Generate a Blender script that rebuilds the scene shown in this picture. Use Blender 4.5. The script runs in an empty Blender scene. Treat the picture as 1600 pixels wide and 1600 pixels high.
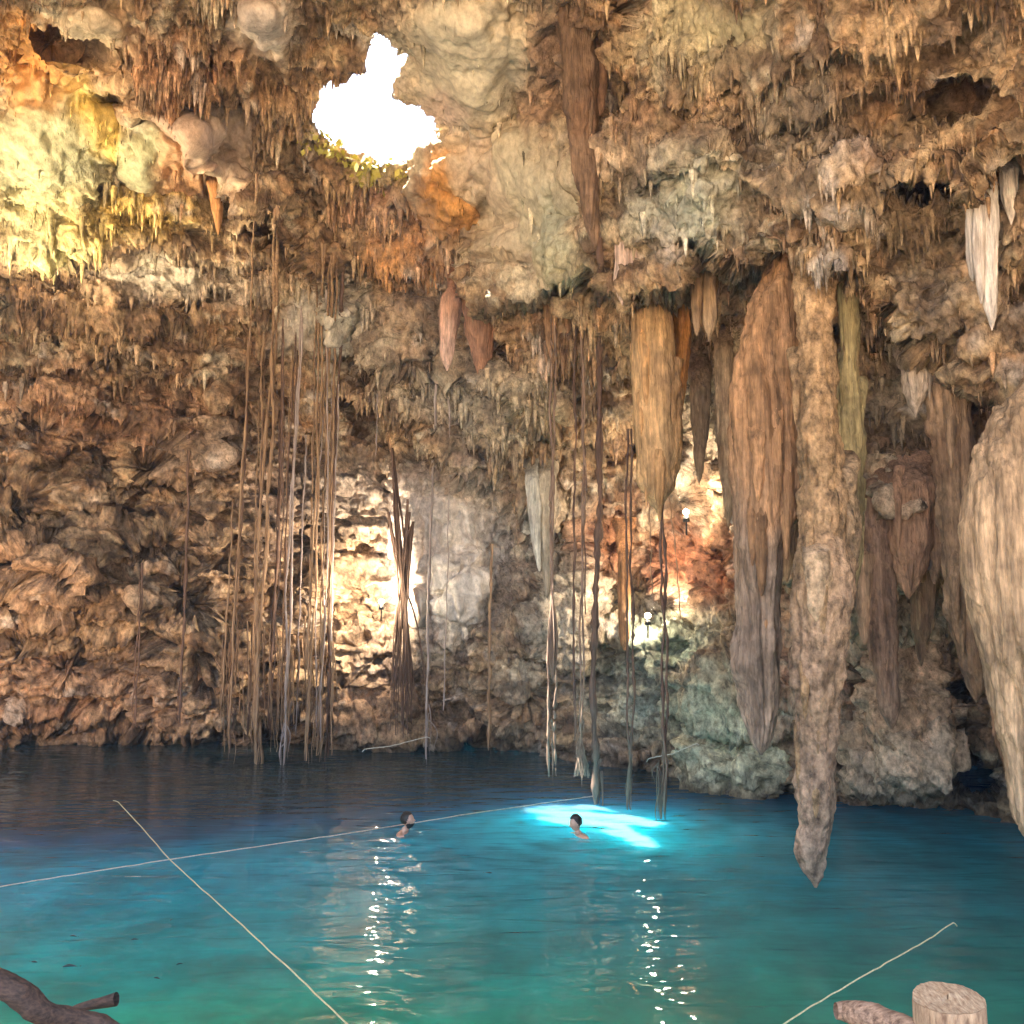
import bpy, math, random
import numpy as np
from mathutils import Vector, Matrix
random.seed(7); rng = np.random.default_rng(11)
sc = bpy.context.scene
C = sc.collection
# ------------------------------------------------------------------ camera
F = 1386.0; H = 3.5; PITCH = math.atan(150.0 / F)      # pixels of the 1600 px frame, metres above the water
cam_d = bpy.data.cameras.new('camera'); cam = bpy.data.objects.new('camera', cam_d); C.objects.link(cam)
cam.location = (0, 0, H); cam.rotation_euler = (math.pi / 2 + PITCH, 0, 0)
cam_d.sensor_width = 36; cam_d.lens = F / 1600 * 36; cam_d.clip_start = .1; cam_d.clip_end = 500
sc.camera = cam

def ray(px, py):
    xc = (np.asarray(px, float) - 800) / F; yc = (800 - np.asarray(py, float)) / F
    fy = math.cos(PITCH) - yc * math.sin(PITCH); fz = math.sin(PITCH) + yc * math.cos(PITCH)
    return xc / fy, fz / fy                                # x and z per metre forward
def at(px, py, D):
    rx, rz = ray(px, py)
    return Vector((float(rx) * D, D, H + float(rz) * D))
def water_depth(py): return H / -float(ray(800, py)[1])
def on_water(px, py, z=0.0):
    D = (H - z) / -float(ray(px, py)[1]); p = at(px, py, D); return p
def px_m(D): return D / F                                 # metres per photo pixel at depth D

# ------------------------------------------------------------------ light
HOLE = at(596, 165, 17.0); PATCH = on_water(948, 1270)
sdir = (PATCH - HOLE).normalized()
elev = math.asin(-sdir.z); azim = math.atan2(-sdir.x, -sdir.y)     # where the sun stands, clockwise from +Y
w = bpy.data.worlds.new('World'); sc.world = w; w.use_nodes = True
nt = w.node_tree; bg = nt.nodes['Background']
sky = nt.nodes.new('ShaderNodeTexSky'); sky.sky_type = 'NISHITA'; sky.sun_disc = False
sky.sun_elevation = elev; sky.sun_rotation = azim; sky.dust_density = 5; sky.air_density = 1.0; sky.ozone_density = .6
nt.links.new(sky.outputs[0], bg.inputs[0]); bg.inputs[1].default_value = .06
sl = bpy.data.lights.new('sun', 'SUN'); sl.energy = 5; sl.angle = math.radians(.5); sl.color = (1, .93, .82)
so = bpy.data.objects.new('sun', sl); C.objects.link(so); so.location = (0, 0, 40)
so.rotation_euler = sdir.to_track_quat('-Z', 'Y').to_euler()
sc.view_settings.view_transform = 'Standard'; sc.view_settings.look = 'None'
sc.view_settings.exposure = 4.12; sc.view_settings.gamma = 1
sc.cycles.use_denoising = True; sc.cycles.max_bounces = 7; sc.cycles.diffuse_bounces = 4
sc.cycles.glossy_bounces = 3; sc.cycles.transparent_max_bounces = 8; sc.cycles.sample_clamp_indirect = 6
sc.cycles.caustics_reflective = False; sc.cycles.caustics_refractive = False

# ------------------------------------------------------------------ helpers
def tag(o, label=None, cat=None, group=None, kind=None):
    if label: o['label'] = label
    if cat: o['category'] = cat
    if group: o['group'] = group
    if kind: o['kind'] = kind
    return o
def empty(name, loc, **k):
    o = bpy.data.objects.new(name, None); C.objects.link(o); o.location = loc; o.empty_display_size = .2
    return tag(o, **k)
def link(name, me, mat=None, parent=None):
    o = bpy.data.objects.new(name, me); C.objects.link(o)
    if mat: me.materials.append(mat)
    if parent:
        o.parent = parent; o.matrix_parent_inverse = Matrix.Translation(-parent.location)
    return o
def mesh_np(name, V, Fq, col=None, smooth=True):
    """V (n,3), Fq (m,3|4)"""
    me = bpy.data.meshes.new(name); V = np.asarray(V, np.float32); Fq = np.asarray(Fq, np.int32)
    k = Fq.shape[1]; me.vertices.add(len(V)); me.vertices.foreach_set('co', V.ravel())
    me.loops.add(Fq.size); me.loops.foreach_set('vertex_index', Fq.ravel())
    me.polygons.add(len(Fq)); me.polygons.foreach_set('loop_start', np.arange(0, Fq.size, k, dtype=np.int32))
    me.update(calc_edges=True)
    if smooth: me.polygons.foreach_set('use_smooth', np.ones(len(Fq), bool))
    if col is not None:
        a = me.color_attributes.new('Col', 'FLOAT_COLOR', 'POINT')
        c4 = np.ones((len(V), 4), np.float32); c4[:, :np.shape(col)[1]] = col; a.data.foreach_set('color', c4.ravel())
    me.validate(); return me
_perm = {}
def _tab(seed):
    if seed not in _perm:
        r = np.random.default_rng(seed * 7919 + 3); _perm[seed] = (r.permutation(4096).astype(np.int64), r.random(4096).astype(np.float32) * 2 - 1)
    return _perm[seed]
def vn(x, y, z, seed=0):
    p, v = _tab(seed)
    xi = np.floor(x); yi = np.floor(y); zi = np.floor(z)
    fx = x - xi; fy = y - yi; fz = z - zi
    xi = xi.astype(np.int64); yi = yi.astype(np.int64); zi = zi.astype(np.int64)
    fx = fx * fx * fx * (fx * (fx * 6 - 15) + 10); fy = fy * fy * fy * (fy * (fy * 6 - 15) + 10); fz = fz * fz * fz * (fz * (fz * 6 - 15) + 10)
    def h(a, b, c): return v[(p[(p[(a & 4095)] + b) & 4095] + c * 17) & 4095]
    def hx(b, c): return h(xi, b, c) * (1 - fx) + h(xi + 1, b, c) * fx
    a = hx(yi, zi) * (1 - fy) + hx(yi + 1, zi) * fy
    b = hx(yi, zi + 1) * (1 - fy) + hx(yi + 1, zi + 1) * fy
    return a * (1 - fz) + b * fz
def fbm(x, y, z, o=4, seed=0, gain=.5):
    s = 0; a = 1; n = 0
    for i in range(o):
        s = s + a * vn(x * 2 ** i + 13.7 * i, y * 2 ** i + 5.1 * i, z * 2 ** i - 7.3 * i, seed + i); n += a; a *= gain
    return s / n
def ridged(x, y, z, o=4, seed=0, gain=.5):
    s = 0; a = 1; n = 0
    for i in range(o):
        s = s + a * (1 - 2 * np.abs(vn(x * 2 ** i + 13.7 * i, y * 2 ** i + 5.1 * i, z * 2 ** i - 7.3 * i, seed + i))); n += a; a *= gain
    return s / n
def worley(x, y, z, seed=0):
    """F1, F2 and a random value of the nearest cell"""
    xi = np.floor(x).astype(np.int64); yi = np.floor(y).astype(np.int64); zi = np.floor(z).astype(np.int64)
    p, v = _tab(seed + 50); f1 = np.full(x.shape, 9.); f2 = np.full(x.shape, 9.); idv = np.zeros(x.shape)
    for a in (-1, 0, 1):
        for b in (-1, 0, 1):
            for c in (-1, 0, 1):
                k = p[(p[(p[(xi + a) & 4095] + yi + b) & 4095] + zi + c) & 4095]
                dx = xi + a + .5 + .45 * v[k] - x; dy = yi + b + .5 + .45 * v[(k + 1) & 4095] - y; dz = zi + c + .5 + .45 * v[(k + 2) & 4095] - z
                d = np.sqrt(dx * dx + dy * dy + dz * dz); m = d < f1
                f2 = np.where(m, f1, np.minimum(f2, d)); idv = np.where(m, v[(k + 3) & 4095], idv); f1 = np.where(m, d, f1)
    return f1, f2, idv
def sstep(a, b, x):
    t = np.clip((x - a) / (b - a), 0, 1); return t * t * (3 - 2 * t)
def blob(X, Y, cx, cy, rx, ry, rot=0, soft=.6):
    """1 inside an ellipse given in photo pixels, fading at its rim"""
    c, s = math.cos(math.radians(rot)), math.sin(math.radians(rot)); dx = X - cx; dy = Y - cy
    u = (dx * c + dy * s) / rx; v = (-dx * s + dy * c) / ry
    return 1 - sstep(1 - soft, 1 + soft * .5, np.sqrt(u * u + v * v))

# ------------------------------------------------------------------ materials
def new_mat(name):
    m = bpy.data.materials.new(name); m.use_nodes = True; return m, m.node_tree.nodes, m.node_tree.links, m.node_tree.nodes['Principled BSDF']
def rock_mat(name='limestone', scale=1.0, rough=.85, bumpd=.06, zs=.7, lo=.30, hi=1.7):
    m, N, L, b = new_mat(name)
    at_ = N.new('ShaderNodeAttribute'); at_.attribute_name = 'Col'
    tc = N.new('ShaderNodeTexCoord'); mp = N.new('ShaderNodeMapping'); mp.inputs['Scale'].default_value = (1, 1, zs)
    L.new(tc.outputs['Object'], mp.inputs[0])
    n1 = N.new('ShaderNodeTexNoise'); n1.inputs['Scale'].default_value = 9 * scale; n1.inputs['Detail'].default_value = 6; n1.inputs['Roughness'].default_value = .7
    L.new(mp.outputs[0], n1.inputs['Vector'])
    r = N.new('ShaderNodeMapRange'); r.inputs[1].default_value = .33; r.inputs[2].default_value = .68; r.inputs[3].default_value = lo; r.inputs[4].default_value = hi
    L.new(n1.outputs[0], r.inputs[0])
    rm = N.new('ShaderNodeMix'); rm.inputs[2].default_value = 1.0; L.new(at_.outputs['Alpha'], rm.inputs[0]); L.new(r.outputs[0], rm.inputs[3])
    mx = N.new('ShaderNodeVectorMath'); mx.operation = 'SCALE'; L.new(at_.outputs['Color'], mx.inputs[0]); L.new(rm.outputs[0], mx.inputs['Scale'])
    L.new(mx.outputs[0], b.inputs['Base Color'])
    n2 = N.new('ShaderNodeTexNoise'); n2.inputs['Scale'].default_value = 16 * scale; n2.inputs['Detail'].default_value = 5; n2.inputs['Roughness'].default_value = .65
    L.new(mp.outputs[0], n2.inputs['Vector'])
    bp = N.new('ShaderNodeBump'); L.new(at_.outputs['Alpha'], bp.inputs['Strength']); bp.inputs['Distance'].default_value = bumpd
    L.new(n2.outputs[0], bp.inputs['Height']); L.new(bp.outputs[0], b.inputs['Normal'])
    b.inputs['Roughness'].default_value = rough; b.inputs['Specular IOR Level'].default_value = .3
    return m
def wood_mat(name, c1, c2, sc_=(14, 14, 2.0), rough=.8):
    m, N, L, b = new_mat(name)
    tc = N.new('ShaderNodeTexCoord'); mp = N.new('ShaderNodeMapping'); mp.inputs['Scale'].default_value = sc_
    L.new(tc.outputs['Object'], mp.inputs[0])
    n = N.new('ShaderNodeTexNoise'); n.inputs['Scale'].default_value = 1; n.inputs['Detail'].default_value = 8; n.inputs['Roughness'].default_value = .65
    L.new(mp.outputs[0], n.inputs['Vector'])
    cr = N.new('ShaderNodeValToRGB'); cr.color_ramp.elements[0].position = .35; cr.color_ramp.elements[1].position = .66
    cr.color_ramp.elements[0].color = (*c1, 1); cr.color_ramp.elements[1].color = (*c2, 1)
    L.new(n.outputs[0], cr.inputs[0]); L.new(cr.outputs[0], b.inputs['Base Color'])
    bp = N.new('ShaderNodeBump'); bp.inputs['Strength'].default_value = .7; bp.inputs['Distance'].default_value = .01
    L.new(n.outputs[0], bp.inputs['Height']); L.new(bp.outputs[0], b.inputs['Normal']); b.inputs['Roughness'].default_value = rough
    return m
def plain(name, c, rough=.6, emit=None):
    m, N, L, b = new_mat(name); n = N.new('ShaderNodeTexNoise'); n.inputs['Scale'].default_value = 30
    r = N.new('ShaderNodeValToRGB'); r.color_ramp.elements[0].color = (*[q * .75 for q in c], 1); r.color_ramp.elements[1].color = (*[min(1, q * 1.2) for q in c], 1)
    L.new(n.outputs[0], r.inputs[0]); L.new(r.outputs[0], b.inputs['Base Color']); b.inputs['Roughness'].default_value = rough
    if emit: b.inputs['Emission Color'].default_value = (*emit[0], 1); b.inputs['Emission Strength'].default_value = emit[1]
    return m
ROCK = rock_mat(); FLUTED = rock_mat('fluted_limestone', 2.6, .75, .03, .10, .50, 1.45)

CREAM = (.62, .53, .37); TAN = (.46, .33, .19); BROWN = (.25, .15, .082); RUST = (.32, .15, .065); DARK = (.055, .038, .028)
GREEN = (.36, .38, .23); GREY = (.40, .38, .33); WHITE = (.68, .62, .54); ORANGE = (.62, .30, .08); YELLOW = (.62, .46, .13); PINK = (.52, .36, .28)
TEALROCK = (.25, .33, .25)

# ------------------------------------------------------------------ the cave: one rock shell
ROWS = [   # photo row: (column, metres forward) control points
 (-1400, [(-2200, 5), (0, 4.6), (800, 4.4), (1400, 3.2), (3400, 2.6)]),
 (-450, [(-2200, 6), (-600, 7), (200, 8.2), (800, 7.8), (1100, 6.5), (1400, 5), (2200, 4), (3400, 3)]),
 (0,    [(-2200, 7), (-600, 11), (0, 13), (400, 14), (800, 13.3), (900, 12), (1000, 11.5), (1150, 10.3), (1300, 8.8), (1600, 7.5), (2300, 5.5), (3400, 4)]),
 (160,  [(-2200, 8), (-600, 13), (0, 16), (300, 17), (590, 17), (800, 16), (900, 14), (1000, 13), (1150, 11.8), (1300, 10), (1600, 8.5), (2300, 6), (3400, 4)]),
 (350,  [(-2200, 8), (-600, 14), (0, 18.5), (300, 19.5), (430, 20), (600, 19.6), (750, 18.6), (860, 17.2), (950, 14.3), (1100, 12.7), (1270, 11.3), (1400, 10.5), (1600, 9.3), (2300, 6.5), (3400, 4)]),
 (450,  [(-2200, 8), (-600, 15), (0, 19.5), (300, 20.3), (430, 20.5), (600, 20), (750, 18.4), (850, 16.8), (950, 15), (1100, 13.9), (1200, 12.8), (1300, 12), (1400, 11.5), (1600, 10.2), (2300, 7), (3400, 4)]),
 (560,  [(-2200, 8), (-600, 15), (0, 20), (300, 21), (450, 22), (560, 22.6), (640, 21), (750, 19.3), (850, 18.2), (950, 17.4), (1050, 17), (1100, 16.3), (1200, 14.4), (1300, 13), (1400, 12.4), (1600, 11), (2300, 7), (3400, 4)]),
 (700,  [(-2200, 8), (-600, 16), (0, 20.8), (300, 21.6), (500, 22.8), (600, 22.8), (700, 21), (800, 20), (900, 20), (1000, 20), (1080, 19), (1150, 16.6), (1250, 14.5), (1350, 13.5), (1500, 12.5), (1700, 11.5), (2300, 7.5), (3400, 4)]),
 (850,  [(-2200, 8), (-600, 17), (0, 21.3), (300, 22.2), (550, 23), (750, 22.5), (900, 21.5), (1000, 21), (1080, 19.5), (1150, 17.4), (1300, 15), (1450, 13.8), (1700, 12.4), (2300, 8), (3400, 4)]),
 (1000, [(-2200, 8), (-600, 17), (0, 21.8), (500, 22.6), (750, 22), (900, 21), (1000, 19.4), (1080, 18.4), (1200, 17), (1350, 15), (1480, 15.2), (1700, 13.4), (2300, 8), (3400, 4)]),
]
YW = [(-2200, 1400), (-600, 1210), (0, 1166), (200, 1158), (500, 1166), (700, 1164), (850, 1178), (980, 1200), (1080, 1215), (1150, 1240), (1240, 1248), (1350, 1258), (1500, 1262), (1600, 1285), (2300, 1500), (3400, 1900)]
def yw_of(x): return np.interp(x, [a for a, b in YW], [b for a, b in YW])
def stretch(a, b, lo, hi, fine, coarse, grow=1.12):
    mid = list(np.arange(lo, hi + .1, fine)); left = []; s = coarse; x = lo
    while x > a: x -= s; left.append(x); s *= grow
    right = []; s = coarse; x = mid[-1]
    while x < b: x += s; right.append(x); s *= grow
    return np.array(left[::-1] + mid + right)
U = stretch(-2200, 3300, -30, 1630, 2.0, 5)
V_ = stretch(-1400, 1620, -30, 1290, 2.0, 5)
PX, PY = np.meshgrid(U, V_)
def depth(PX, PY):
    ys = [r[0] for r in ROWS]
    rows = np.stack([np.interp(U, [a for a, b in r[1]], [b for a, b in r[1]]) for r in ROWS])      # (R, nu)
    yw = yw_of(U); base = H / -((math.sin(PITCH) + (800 - yw) / F * math.cos(PITCH)) / (math.cos(PITCH) - (800 - yw) / F * math.sin(PITCH)))
    D = np.zeros_like(PX)
    for j in range(len(U)):
        yy = ys + [float(yw[j]), 1700]; dd = list(rows[:, j]) + [float(base[j]), float(base[j]) * 1.0]
        D[:, j] = np.interp(V_, yy, dd)
    # soften the kinks of the control grid
    for _ in range(24):
        D[:, 1:-1] = (D[:, :-2] + 2 * D[:, 1:-1] + D[:, 2:]) / 4; D[1:-1] = (D[:-2] + 2 * D[1:-1] + D[2:]) / 4
    return D
D = depth(PX, PY)
# warp so that the ledges and blobs drawn below get broken outlines
nx = fbm(PX / 90, PY / 90, PX * 0, 4, 21); ny = fbm(PX / 90, PY / 90, PX * 0 + 9.5, 4, 22)
nx2 = fbm(PX / 22, PY / 22, PX * 0, 3, 23); ny2 = fbm(PX / 22, PY / 22, PX * 0 + 4.5, 3, 24)
WX = PX + 38 * nx + 12 * nx2; WY = PY + 38 * ny + 12 * ny2
# overhanging ledges: (polyline, step in metres, pixels over which it fades upwards, x range)
LEDGES = [
 ([(-600, 420), (0, 385), (150, 395), (260, 380), (350, 400), (430, 420)], 1.0, 70),
 ([(-600, 560), (0, 470), (120, 500), (300, 505), (400, 520), (540, 540)], .8, 60),
 ([(-600, 640), (0, 600), (160, 585), (330, 600), (400, 660)], .7, 50),
 ([(-600, 760), (0, 690), (90, 640), (230, 670), (370, 700)], .7, 50),
 ([(-600, 900), (0, 800), (140, 790), (250, 760), (350, 770)], .5, 40),
 ([(-600, 1000), (0, 905), (80, 900), (180, 960), (300, 900)], .5, 40),
 ([(400, 340), (470, 420), (545, 520), (560, 600), (640, 660), (700, 730), (790, 780), (850, 800)], 1.8, 110),
 ([(150, 150), (230, 165), (290, 210), (345, 290), (400, 330), (450, 400)], 1.2, 60),
 ([(180, 125), (260, 130), (340, 150), (420, 170)], .6, 60),
 ([(600, 560), (700, 590), (790, 600), (900, 700), (960, 700), (1000, 690)], 1.3, 90),
 ([(760, 470), (820, 470), (870, 430), (935, 430), (985, 480), (1040, 450), (1090, 400), (1150, 455), (1190, 440), (1250, 420), (1340, 430)], 1.7, 150),
 ([(1330, 430), (1400, 520), (1470, 560), (1600, 600), (2300, 700)], 1.0, 90),
 ([(1380, 310), (1440, 275), (1500, 300), (1560, 270), (1700, 260), (2300, 260)], .9, 80),
 ([(1240, 200), (1380, 150), (1470, 170), (1600, 150), (2300, 120)], .6, 70),
 ([(1000, 280), (1120, 270), (1240, 300), (1330, 330)], .5, 70),
 ([(1340, 740), (1400, 780), (1500, 790), (1700, 800)], .8, 60),
 ([(1340, 900), (1400, 930), (1480, 900), (1560, 930)], .7, 50),
 ([(1080, 880), (1120, 850), (1160, 870), (1250, 900)], .9, 80),
 ([(980, 1020), (1060, 1100), (1150, 1120), (1240, 1100)], .5, 60),
 ([(0, 1120), (300, 1125), (560, 1135), (700, 1150), (860, 1160), (1000, 1185)], .5, 40),
 ([(1020, 120), (1120, 150), (1200, 120), (1330, 90), (1500, 60)], .5, 60),
 ([(600, 400), (690, 420), (760, 455), (800, 470)], .7, 70),
]
for poly, a, Lf in LEDGES:
    xs = [p[0] for p in poly]; ys = [p[1] for p in poly]
    yl = np.interp(WX, xs, ys); t = (yl - WY)
    fade = sstep(xs[0] - 60, xs[0] + 30, PX) * (1 - sstep(xs[-1] - 40, xs[-1] + 50, PX))
    D -= a * fade * np.where(t > 0, np.exp(-np.maximum(t, 0) / Lf) * sstep(0, 7, t), 0)
# recesses (+) and bulges (-): cx, cy, rx, ry, rot, metres
PITS = [(645, 330, 50, 60, 15, 1.2), (700, 430, 70, 70, 15, 1.7), (725, 540, 60, 70, 15, 1.6), (85, 72, 22, 18, 0, 1.8), (120, 85, 16, 10, 0, 1.2), (190, 242, 26, 30, 40, 2.2), (178, 150, 32, 17, 0, 1.6), (345, 300, 16, 40, -20, 1.2), (310, 470, 20, 14, 0, 1.4),
 (80, 540, 12, 10, 0, 1.), (190, 545, 26, 8, 0, 1.1), (320, 80, 12, 10, 0, 1.), (570, 570, 40, 60, -20, 1.6), (420, 560, 40, 60, 0, 1.2), (250, 745, 26, 18, 20, 1.4), (40, 760, 60, 30, 20, 1.),
 (30, 830, 40, 26, 0, 1.2), (110, 860, 44, 22, 20, 1.1), (230, 860, 50, 20, 10, 1.), (300, 930, 34, 40, 0, 1.3), (480, 790, 16, 22, 0, .7), (20, 1020, 26, 40, 0, .9), (110, 1040, 24, 20, 0, .8),
 (212, 1140, 30, 14, 0, 1.6), (425, 1135, 40, 22, 0, 2.0), (700, 1168, 40, 14, 0, 1.6), (548, 1060, 20, 8, 0, .8), (600, 660, 30, 40, 0, 1.2), (745, 690, 26, 24, 0, 1.0), (890, 830, 20, 60, 0, .8),
 (1060, 650, 60, 130, 0, 1.3), (1010, 930, 55, 45, 0, 1.8), (1066, 760, 28, 70, 0, 1.4), (1100, 700, 40, 120, 0, 1.0), (975, 700, 40, 30, 0, 1.4), (1230, 900, 16, 110, 0, 2.0), (1225, 1200, 26, 60, 0, 2.4),
 (1495, 1130, 42, 120, -12, 3.6), (1540, 1200, 50, 50, 0, 3.0), (1400, 900, 26, 20, 0, 1.4), (1395, 1160, 20, 34, 0, 1.0), (1325, 1120, 20, 90, 0, 1.6), (1360, 470, 22, 34, -10, 1.6), (1375, 540, 30, 34, 30, 1.2),
 (1440, 290, 40, 16, -8, 1.5), (1550, 300, 26, 24, 0, 1.6), (1490, 150, 50, 14, 0, 1.2), (1180, 190, 20, 26, 0, .9), (1170, 70, 16, 20, 0, .8), (1265, 320, 34, 22, 0, 1.2), (1065, 390, 18, 16, 0, 1.),
 (780, 220, 14, 28, 10, 1.3), (935, 310, 18, 30, 0, 1.4), (945, 90, 16, 110, 5, 1.4), (805, 395, 14, 14, 0, .8), (1290, 480, 10, 120, 0, 1.0), (1470, 1020, 30, 60, -15, 1.8), (870, 470, 60, 20, 0, 1.0), (480, 250, 14, 12, 0, .8)]
for cx, cy, rx, ry, rot, a in PITS: D += a * blob(WX, WY, cx, cy, rx, ry, rot, .55)
BULGES = [(1420, 860, 100, 130, 0, 1.3), (1290, 850, 60, 200, 0, .6), (90, 200, 130, 90, 20, 1.0), (250, 235, 70, 50, 20, .9), (150, 340, 160, 60, 0, .8), (740, 70, 130, 120, 10, 1.0), (300, 220, 130, 30, 35, .7), (700, 280, 50, 70, 20, 1.0), (640, 330, 70, 70, 0, .6), (800, 260, 60, 170, -28, .9), (890, 300, 50, 120, -10, .7),
 (1080, 260, 90, 110, 0, .6), (300, 570, 150, 50, 0, .6), (100, 620, 120, 40, 10, .5), (560, 860, 60, 120, 10, .4), (700, 900, 50, 110, 0, .9), (820, 1090, 50, 40, 0, .6), (820, 640, 60, 60, 0, .6), (900, 900, 36, 150, 0, .8), (760, 1140, 90, 40, 0, .5),
 (1110, 900, 50, 60, 0, .9), (1430, 1200, 80, 60, 0, 1.4), (1420, 1080, 60, 80, 0, 1.1), (1440, 480, 90, 60, 0, .6), (60, 870, 50, 22, 10, .6), (170, 840, 40, 30, 0, .6), (55, 890, 80, 22, 0, .6), (420, 40, 50, 60, 0, .7), (140, 40, 50, 40, 0, .6), (1340, 260, 90, 40, 30, .5)]
for cx, cy, rx, ry, rot, a in BULGES: D -= a * blob(WX, WY, cx, cy, rx, ry, rot, .8)

inv = 1.0
def regions(defs, X, Y, base=0.):
    m = np.full(X.shape, base)
    for cx, cy, rx, ry, rot, a in defs:
        b = blob(X, Y, cx, cy, rx, ry, rot, .5); m = m * (1 - b) + a * b
    return m
# where the rock is smooth, where it hangs in fringes, where it is fluted, where it is rubble
SMOOTH = regions([(690, 870, 80, 140, 0, .8), (90, 170, 130, 90, 10, .9), (60, 300, 80, 70, 0, .6), (250, 225, 80, 50, 20, .9), (150, 40, 70, 50, 0, .8), (410, 50, 60, 70, 0, .9), (330, 220, 120, 40, 35, .95), (740, 80, 120, 130, 10, 1.), (820, 300, 120, 160, -20, .95), (700, 290, 60, 80, 0, .7), (540, 520, 60, 60, 0, .6),
  (1100, 320, 80, 70, 0, .5), (1130, 30, 80, 40, 0, .6), (470, 500, 40, 40, 0, .7), (230, 420, 110, 50, 0, .5)], WX, WY, .12)
FRINGE = regions([(270, 85, 120, 60, 10, 1.), (420, 170, 70, 60, 0, .9), (180, 320, 160, 45, 0, .8), (60, 460, 200, 60, 0, .7), (560, 300, 110, 60, 20, .9), (640, 390, 120, 60, 20, .9), (330, 20, 60, 40, 0, .8), (1250, 230, 330, 200, 0, .85), (1500, 450, 200, 160, 0, .6), (700, 650, 170, 90, 20, .9), (880, 560, 130, 90, 0, .9),
  (1080, 560, 80, 100, 0, .5), (330, 500, 200, 60, 0, .5), (300, 640, 140, 40, 0, .3)], WX, WY, .2) * (1 - SMOOTH)
FLUTE = regions([(690, 880, 70, 140, 0, .9), (870, 880, 70, 150, 0, .9), (1150, 1170, 120, 100, 0, 1.), (1420, 1000, 110, 270, 0, 1.), (860, 880, 90, 170, 0, 1.), (1150, 640, 90, 180, 0, .8), (450, 620, 140, 120, 0, .5), (1400, 860, 120, 110, 0, .7), (640, 1080, 80, 90, 0, .5), (1000, 900, 60, 100, 0, .5), (1300, 900, 200, 300, 0, .6), (770, 980, 60, 120, 0, .5), (1060, 470, 90, 60, 0, .6)], WX, WY, .1)
RUB = sstep(560, 700, WY) * (1 - sstep(380, 620, WX)) + .55 * blob(WX, WY, 560, 900, 110, 190, 0, .5) + .4 * sstep(1000, 1080, WY) * (1 - sstep(900, 1050, WX))
RUB = np.clip(RUB, 0, 1)

def normals(P):
    du = np.gradient(P, axis=1); dv = np.gradient(P, axis=0)
    n = np.cross(du, dv); n /= np.linalg.norm(n, axis=2, keepdims=True) + 1e-9
    to = np.array([0, 2, 3.0]) - P; s = np.sign((n * to).sum(2, keepdims=True)); return n * np.where(s == 0, 1, s)
def blur(A, k):
    for _ in range(k):
        B = A.copy(); B[:, 1:-1] = (A[:, :-2] + 2 * A[:, 1:-1] + A[:, 2:]) / 4; A = B.copy(); A[1:-1] = (B[:-2] + 2 * B[1:-1] + B[2:]) / 4
    return A
def nsmooth(P, k, k2=10):
    n = blur(normals(blur(P, k)), k2); return n / (np.linalg.norm(n, axis=2, keepdims=True) + 1e-9)
rx, rz = ray(PX, PY)
P = np.stack([rx * D, D, H + rz * D], 2)
# pass 1: metre-sized relief
P = blur(P, 2)
n = nsmooth(P, 30, 20); x, y, z = P[..., 0], P[..., 1], P[..., 2]
big = fbm(x * .35, y * .35, z * .5, 4, 1) * .7 + ridged(x * .6, y * .6, z * .8, 3, 5) * .22 * (1 - .7 * SMOOTH)
sc1 = np.clip(D / 14, .4, 1.2)
P = P + n * (big * sc1)[..., None]
# pass 2: rubble blocks, ledges in the bedding, flutes
n = nsmooth(P, 24, 14); x, y, z = P[..., 0], P[..., 1], P[..., 2]
wx = x + .3 * fbm(x, y, z, 3, 9); wz = z + .25 * fbm(x + 9, y, z, 3, 10)
f1, f2, cid = worley(wx * 1.15, y * 1.15, wz * 2.1, 3)
f1b, f2b, cidb = worley(wx * 3.1, y * 3.1, wz * 4.4, 4)
block = (.30 * cid + .30 * sstep(0, .35, f2 - f1)) + (.10 * cidb + .12 * sstep(0, .4, f2b - f1b))
fl = ridged(x * 2.2, y * 2.2, z * .22, 3, 31); flf = ridged(x * 7, y * 7, z * .6, 2, 35)
med = fbm(x * 2.1, y * 2.1, z * 2.4, 4, 41); pit = ridged(x * 1.7, y * 1.7, z * 2.6, 3, 47)
rough = (1 - .82 * SMOOTH)
hol = sstep(.10, .34, fbm(x * 1.3 + 7, y * 1.3, z * 2.6, 4, 143)) * .95 + sstep(.2, .5, fbm(x * 3.1 + 7, y * 3.1, z * 4.2, 3, 148)) * .22
bed = ridged(x * .5, y * .5, z * 2.8 + .6 * x * .2, 4, 153)
ragged = fbm(x * 4.5, y * 4.5, z * 6, 4, 158, .6)
strata = ridged(x * .45 + .3 * z, y * .45, z * 3.6 + .5 * x * .3, 4, 203, .6); FL = np.clip(FLUTE, 0, 1)
disp = -hol * (1 - .9 * SMOOTH) * (.50 + .35 * RUB) * (1 - .9 * FL) + RUB * (.20 * block + .14 * bed + .26 * strata + .22 * ragged) + rough * ((.15 + .11 * RUB) * med + (.12 + .08 * RUB) * pit + .10 * fbm(x * 5.5, y * 5.5, z * 5.5, 3, 181)) + FLUTE * (.38 * fl + .16 * flf) + SMOOTH * .03 * ridged(x * 1.2, y * 1.2, z * 1.2, 3, 51)
disp = disp + .07 * (1 - SMOOTH) * (1 - RUB) * ridged(x * 8, y * 8, z * 1.6, 2, 233)
disp = disp * sc1
P = P + n * disp[..., None]
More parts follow.
